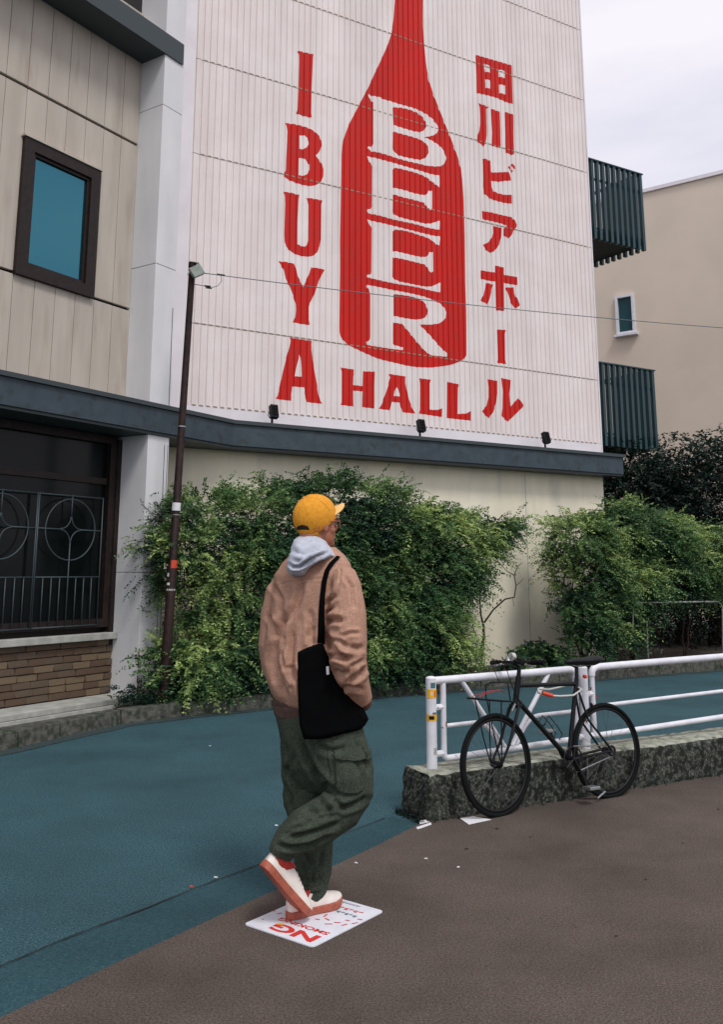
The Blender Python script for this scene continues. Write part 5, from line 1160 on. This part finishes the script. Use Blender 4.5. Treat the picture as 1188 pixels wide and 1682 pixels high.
# shoes
def shoe(heel, toe, up, L, flex=0.0):
    a = (toe - heel).normalized(); up = (up - a * up.dot(a)).normalized(); r = a.cross(up)
    def S_(t, w, h):
        p = heel + a * (t * L) + r * w + up * h
        return p
    ts = [0, .03, .08, .18, .32, .45, .58, .70, .80, .88, .94, .98, 1.0]; ws = [.012, .026, .034, .037, .035, .036, .043, .049, .049, .043, .032, .019, .006]
    rise = lambda t: .018 * max(0, (t - .8) / .2) ** 2
    b = MB(); lo = [S_(t, w, rise(t)) for t, w in zip(ts, ws)] + [S_(t, -w * .95, rise(t)) for t, w in list(zip(ts, ws))[::-1]]
    hi = [S_(t, w * 1.04, .032 + rise(t) * .7) for t, w in zip(ts, ws)] + [S_(t, -w * .99, .032 + rise(t) * .7) for t, w in list(zip(ts, ws))[::-1]]
    root = b.hexa(lo, hi).build('shoe', M['gum'], man, smooth='auto', bevel=.004)
    hs_ = [(0.0, .072, .9), (.03, .078, .95), (.10, .078, 1), (.20, .074, 1), (.32, .070, 1), (.42, .070, 1), (.55, .058, 1), (.68, .046, 1), (.80, .038, 1), (.90, .030, 1), (.96, .020, 1), (.995, .008, 1)]
    vs = []; n = 20
    for t, h, f in hs_:
        w = np.interp(t, ts, ws) * .95
        for i in range(n):
            q = 2 * math.pi * i / n; c_, s_ = math.cos(q), math.sin(q); top = t < .40
            hh = h if s_ > 0 else .004
            vs.append(S_(max(t, .008), w * math.copysign(abs(c_) ** .75, c_) * (1 - .22 * max(0, s_)), .026 + rise(t) * .7 + hh * (abs(s_) ** .8) * (1 if s_ > 0 else -1)))
    b = MB(); b.add(vs, [(j * n + i, j * n + (i + 1) % n, (j + 1) * n + (i + 1) % n, (j + 1) * n + i) for j in range(len(hs_) - 1) for i in range(n)] + [tuple(range(n)), tuple(range((len(hs_) - 1) * n, len(hs_) * n))])
    b.build('upper', M['shoe'], root, smooth=True)
    b = MB(); qs = [2 * math.pi * i / 24 for i in range(25)]; cl = lambda q: S_(.215 + .185 * math.cos(q), .033 * math.sin(q), .094 - .006 * math.cos(q) + .012 * math.cos(q) ** 2); b.tube([cl(q) for q in qs], .005, 6)
    b.hexa([S_(.215 + .175 * math.cos(q), .031 * math.sin(q), .06) for q in qs[:-1]], [S_(.215 + .180 * math.cos(q), .032 * math.sin(q), .098) for q in qs[:-1]])
    b.build('collar_lining', M['lining'], root, smooth='auto')
    b = MB()
    for t in (.48, .54, .60, .66): h = np.interp(t, [q[0] for q in hs_], [q[1] for q in hs_]); b.tube([S_(t, -.022, .024 + h * .92), S_(t, 0, .030 + h), S_(t, .022, .024 + h * .92)], .0028, 5)
    b.build('laces', M['shoe'], root, smooth=True)
zg = .0135
toeL, heelL = Z(560, 1484, zg), Z(487, 1505, zg); dL = (toeL - heelL).normalized(); shoe(toeL - dL * .285, toeL, UP, .285)
toeR = Z(503, 1512, .016); heelR = P(428, 1421, 3.93); Lr = (toeR - heelR).length
shoe(heelR, toeR, Vector((.45, .35, 1)), min(Lr, .315))
# red sock cuff peeking under the front hem, and behind the raised heel
b = MB(); b.tube([P(508, 1474, 4.17), P(507, 1488, 4.17)], [.047, .047], 16); b.build('sock', M['lining'], man, smooth=True)
b = MB(); b.tube([P(464, 1394, 3.975), P(460, 1414, 3.98), P(459, 1430, 3.985)], [.043, .038, .030], 16); b.build('sock', M['lining'], man, smooth=True)

def cushion(outline, Yf, thick, step=4.0, edge=7.0, wr=.012):
    """outline in picture units, filled by a grid; front bulges and back is flat -> closed mesh"""
    bm = bmesh.new(); vv = [bm.verts.new((x, y, 0)) for x, y in outline]
    for t_ in tessellate_polygon([[Vector((x, y, 0)) for x, y in outline]]): bm.faces.new([vv[i] for i in t_])
    xs = [p[0] for p in outline]; ys = [p[1] for p in outline]
    for ax, lo, hi in ((0, min(xs), max(xs)), (1, min(ys), max(ys))):
        q = lo + step
        while q < hi: bmesh.ops.bisect_plane(bm, geom=bm.verts[:] + bm.edges[:] + bm.faces[:], plane_co=(q, 0, 0) if ax == 0 else (0, q, 0), plane_no=(1, 0, 0) if ax == 0 else (0, 1, 0)); q += step
    bm.verts.index_update(); ring = outline + [outline[0]]; co = np.array([v.co[:2] for v in bm.verts]); d, _ = polyd(co, ring); d = np.minimum(d / edge, 1)
    bulge = thick * np.sqrt(1 - (1 - d) ** 2); F = [[v.index for v in f.verts] for f in bm.faces]; n = len(co); b = MB()
    front = []; back = []
    for (x, y), g in zip(co, bulge):
        Yy = Yf(x, y); w_ = wr * .5 * noise.noise(Vector((x * .05, y * .03, 2))) * (g / thick); front.append(P(x, y, Yy - g * .6 - w_)); back.append(P(x, y, Yy + g * .5))
    bm.free()
    edges = {}
    for f in F:
        for i in range(len(f)): e = (f[i], f[(i + 1) % len(f)]); edges[tuple(sorted(e))] = edges.get(tuple(sorted(e)), 0) + 1
    b.add(front + back, [tuple(f) for f in F] + [tuple(i + n for i in f[::-1]) for f in F] + [(a, c, c + n, a + n) for (a, c), k in edges.items() if k == 1])
    return b
# hood of the sweatshirt
b = cushion([(482, 887), (490, 882), (505, 880), (520, 881), (532, 888), (545, 901), (557, 917), (546, 918), (528, 922), (514, 928), (505, 936), (500, 945), (490, 948), (478, 945), (470, 934), (472, 920), (477, 905)], lambda x, y: 4.085 + .0016 * max(0, x - 520) - .0022 * max(0, min(y, 912) - 885), .12, 3.0, 15, .04)
b.ell(P(514, 893, 4.17), Vector((.083, 0, 0)), Vector((0, .085, 0)), Vector((0, 0, .03)), 22, 14)
soft('hood', b, .0055, 3, M['hood'], man, [([(474, 926), (482, 931), (492, 931), (503, 924), (520, 914), (538, 908)], .020, 2.2), ([(480, 905), (500, 910), (530, 900)], .008, 4), ([(500, 888), (520, 890), (535, 899)], .006, 3)], .004, 20, 'pale grey sweatshirt hood lying on the collar')
# tote bag hanging from his right shoulder
tj = bvh(jk); tt_ = bvh(tro)
bagt = thing('tote_bag', 'black canvas tote bag hanging from the man\'s right shoulder', 'bag', tuple(P(540, 1120, 3.98)))
outl = [(489, 1071), (503, 1064), (518, 1058), (527, 1054), (534, 1058), (540, 1075), (545, 1100), (560, 1128), (590, 1145), (600, 1168), (606, 1181), (600, 1191), (593, 1198), (575, 1203), (541, 1211), (520, 1214), (499, 1214), (492, 1190), (490, 1160), (489, 1120)]
def polyin(poly, x, y):
    c = False; j = len(poly) - 1
    for i in range(len(poly)):
        xi, yi = poly[i]; xj, yj = poly[j]
        if (yi > y) != (yj > y) and x < (xj - xi) * (y - yi) / (yj - yi) + xi: c = not c
        j = i
    return c
def bagY(x, y):
    return 3.985 - .02 * max(0, min(1, (y - 1070) / 130)) + .0012 * max(0, x - 555) - .0 
cushion(outl, bagY, .045).build('bag_body', M['bag'], bagt, smooth='auto')
def strap(pts, w_, name):
    q = [snap([tj], x, y, 4.0, .007) for x, y in pts]; b = MB(); b.tube(q, w_, 8, flat=.35, upv=(1, 0, 0)); return b.build(name, M['bag'], bagt, smooth=True)
strap([(556, 914), (551, 919), (544, 926), (537, 937), (532, 955), (529, 980), (527, 1005), (526, 1030), (525, 1056)], .011, 'strap')
strap([(553, 917), (547, 924), (539, 935), (534, 955), (531, 980), (530, 1010), (531, 1035), (531, 1058)], .009, 'strap')
b = MB(); c = P(538.5, 1101, bagY(538, 1101) - .037); b.box(c, (.006, 0, .001), (0, .001, 0), (-.001, 0, .017)); b.build('tag', M['paper'], bagt)
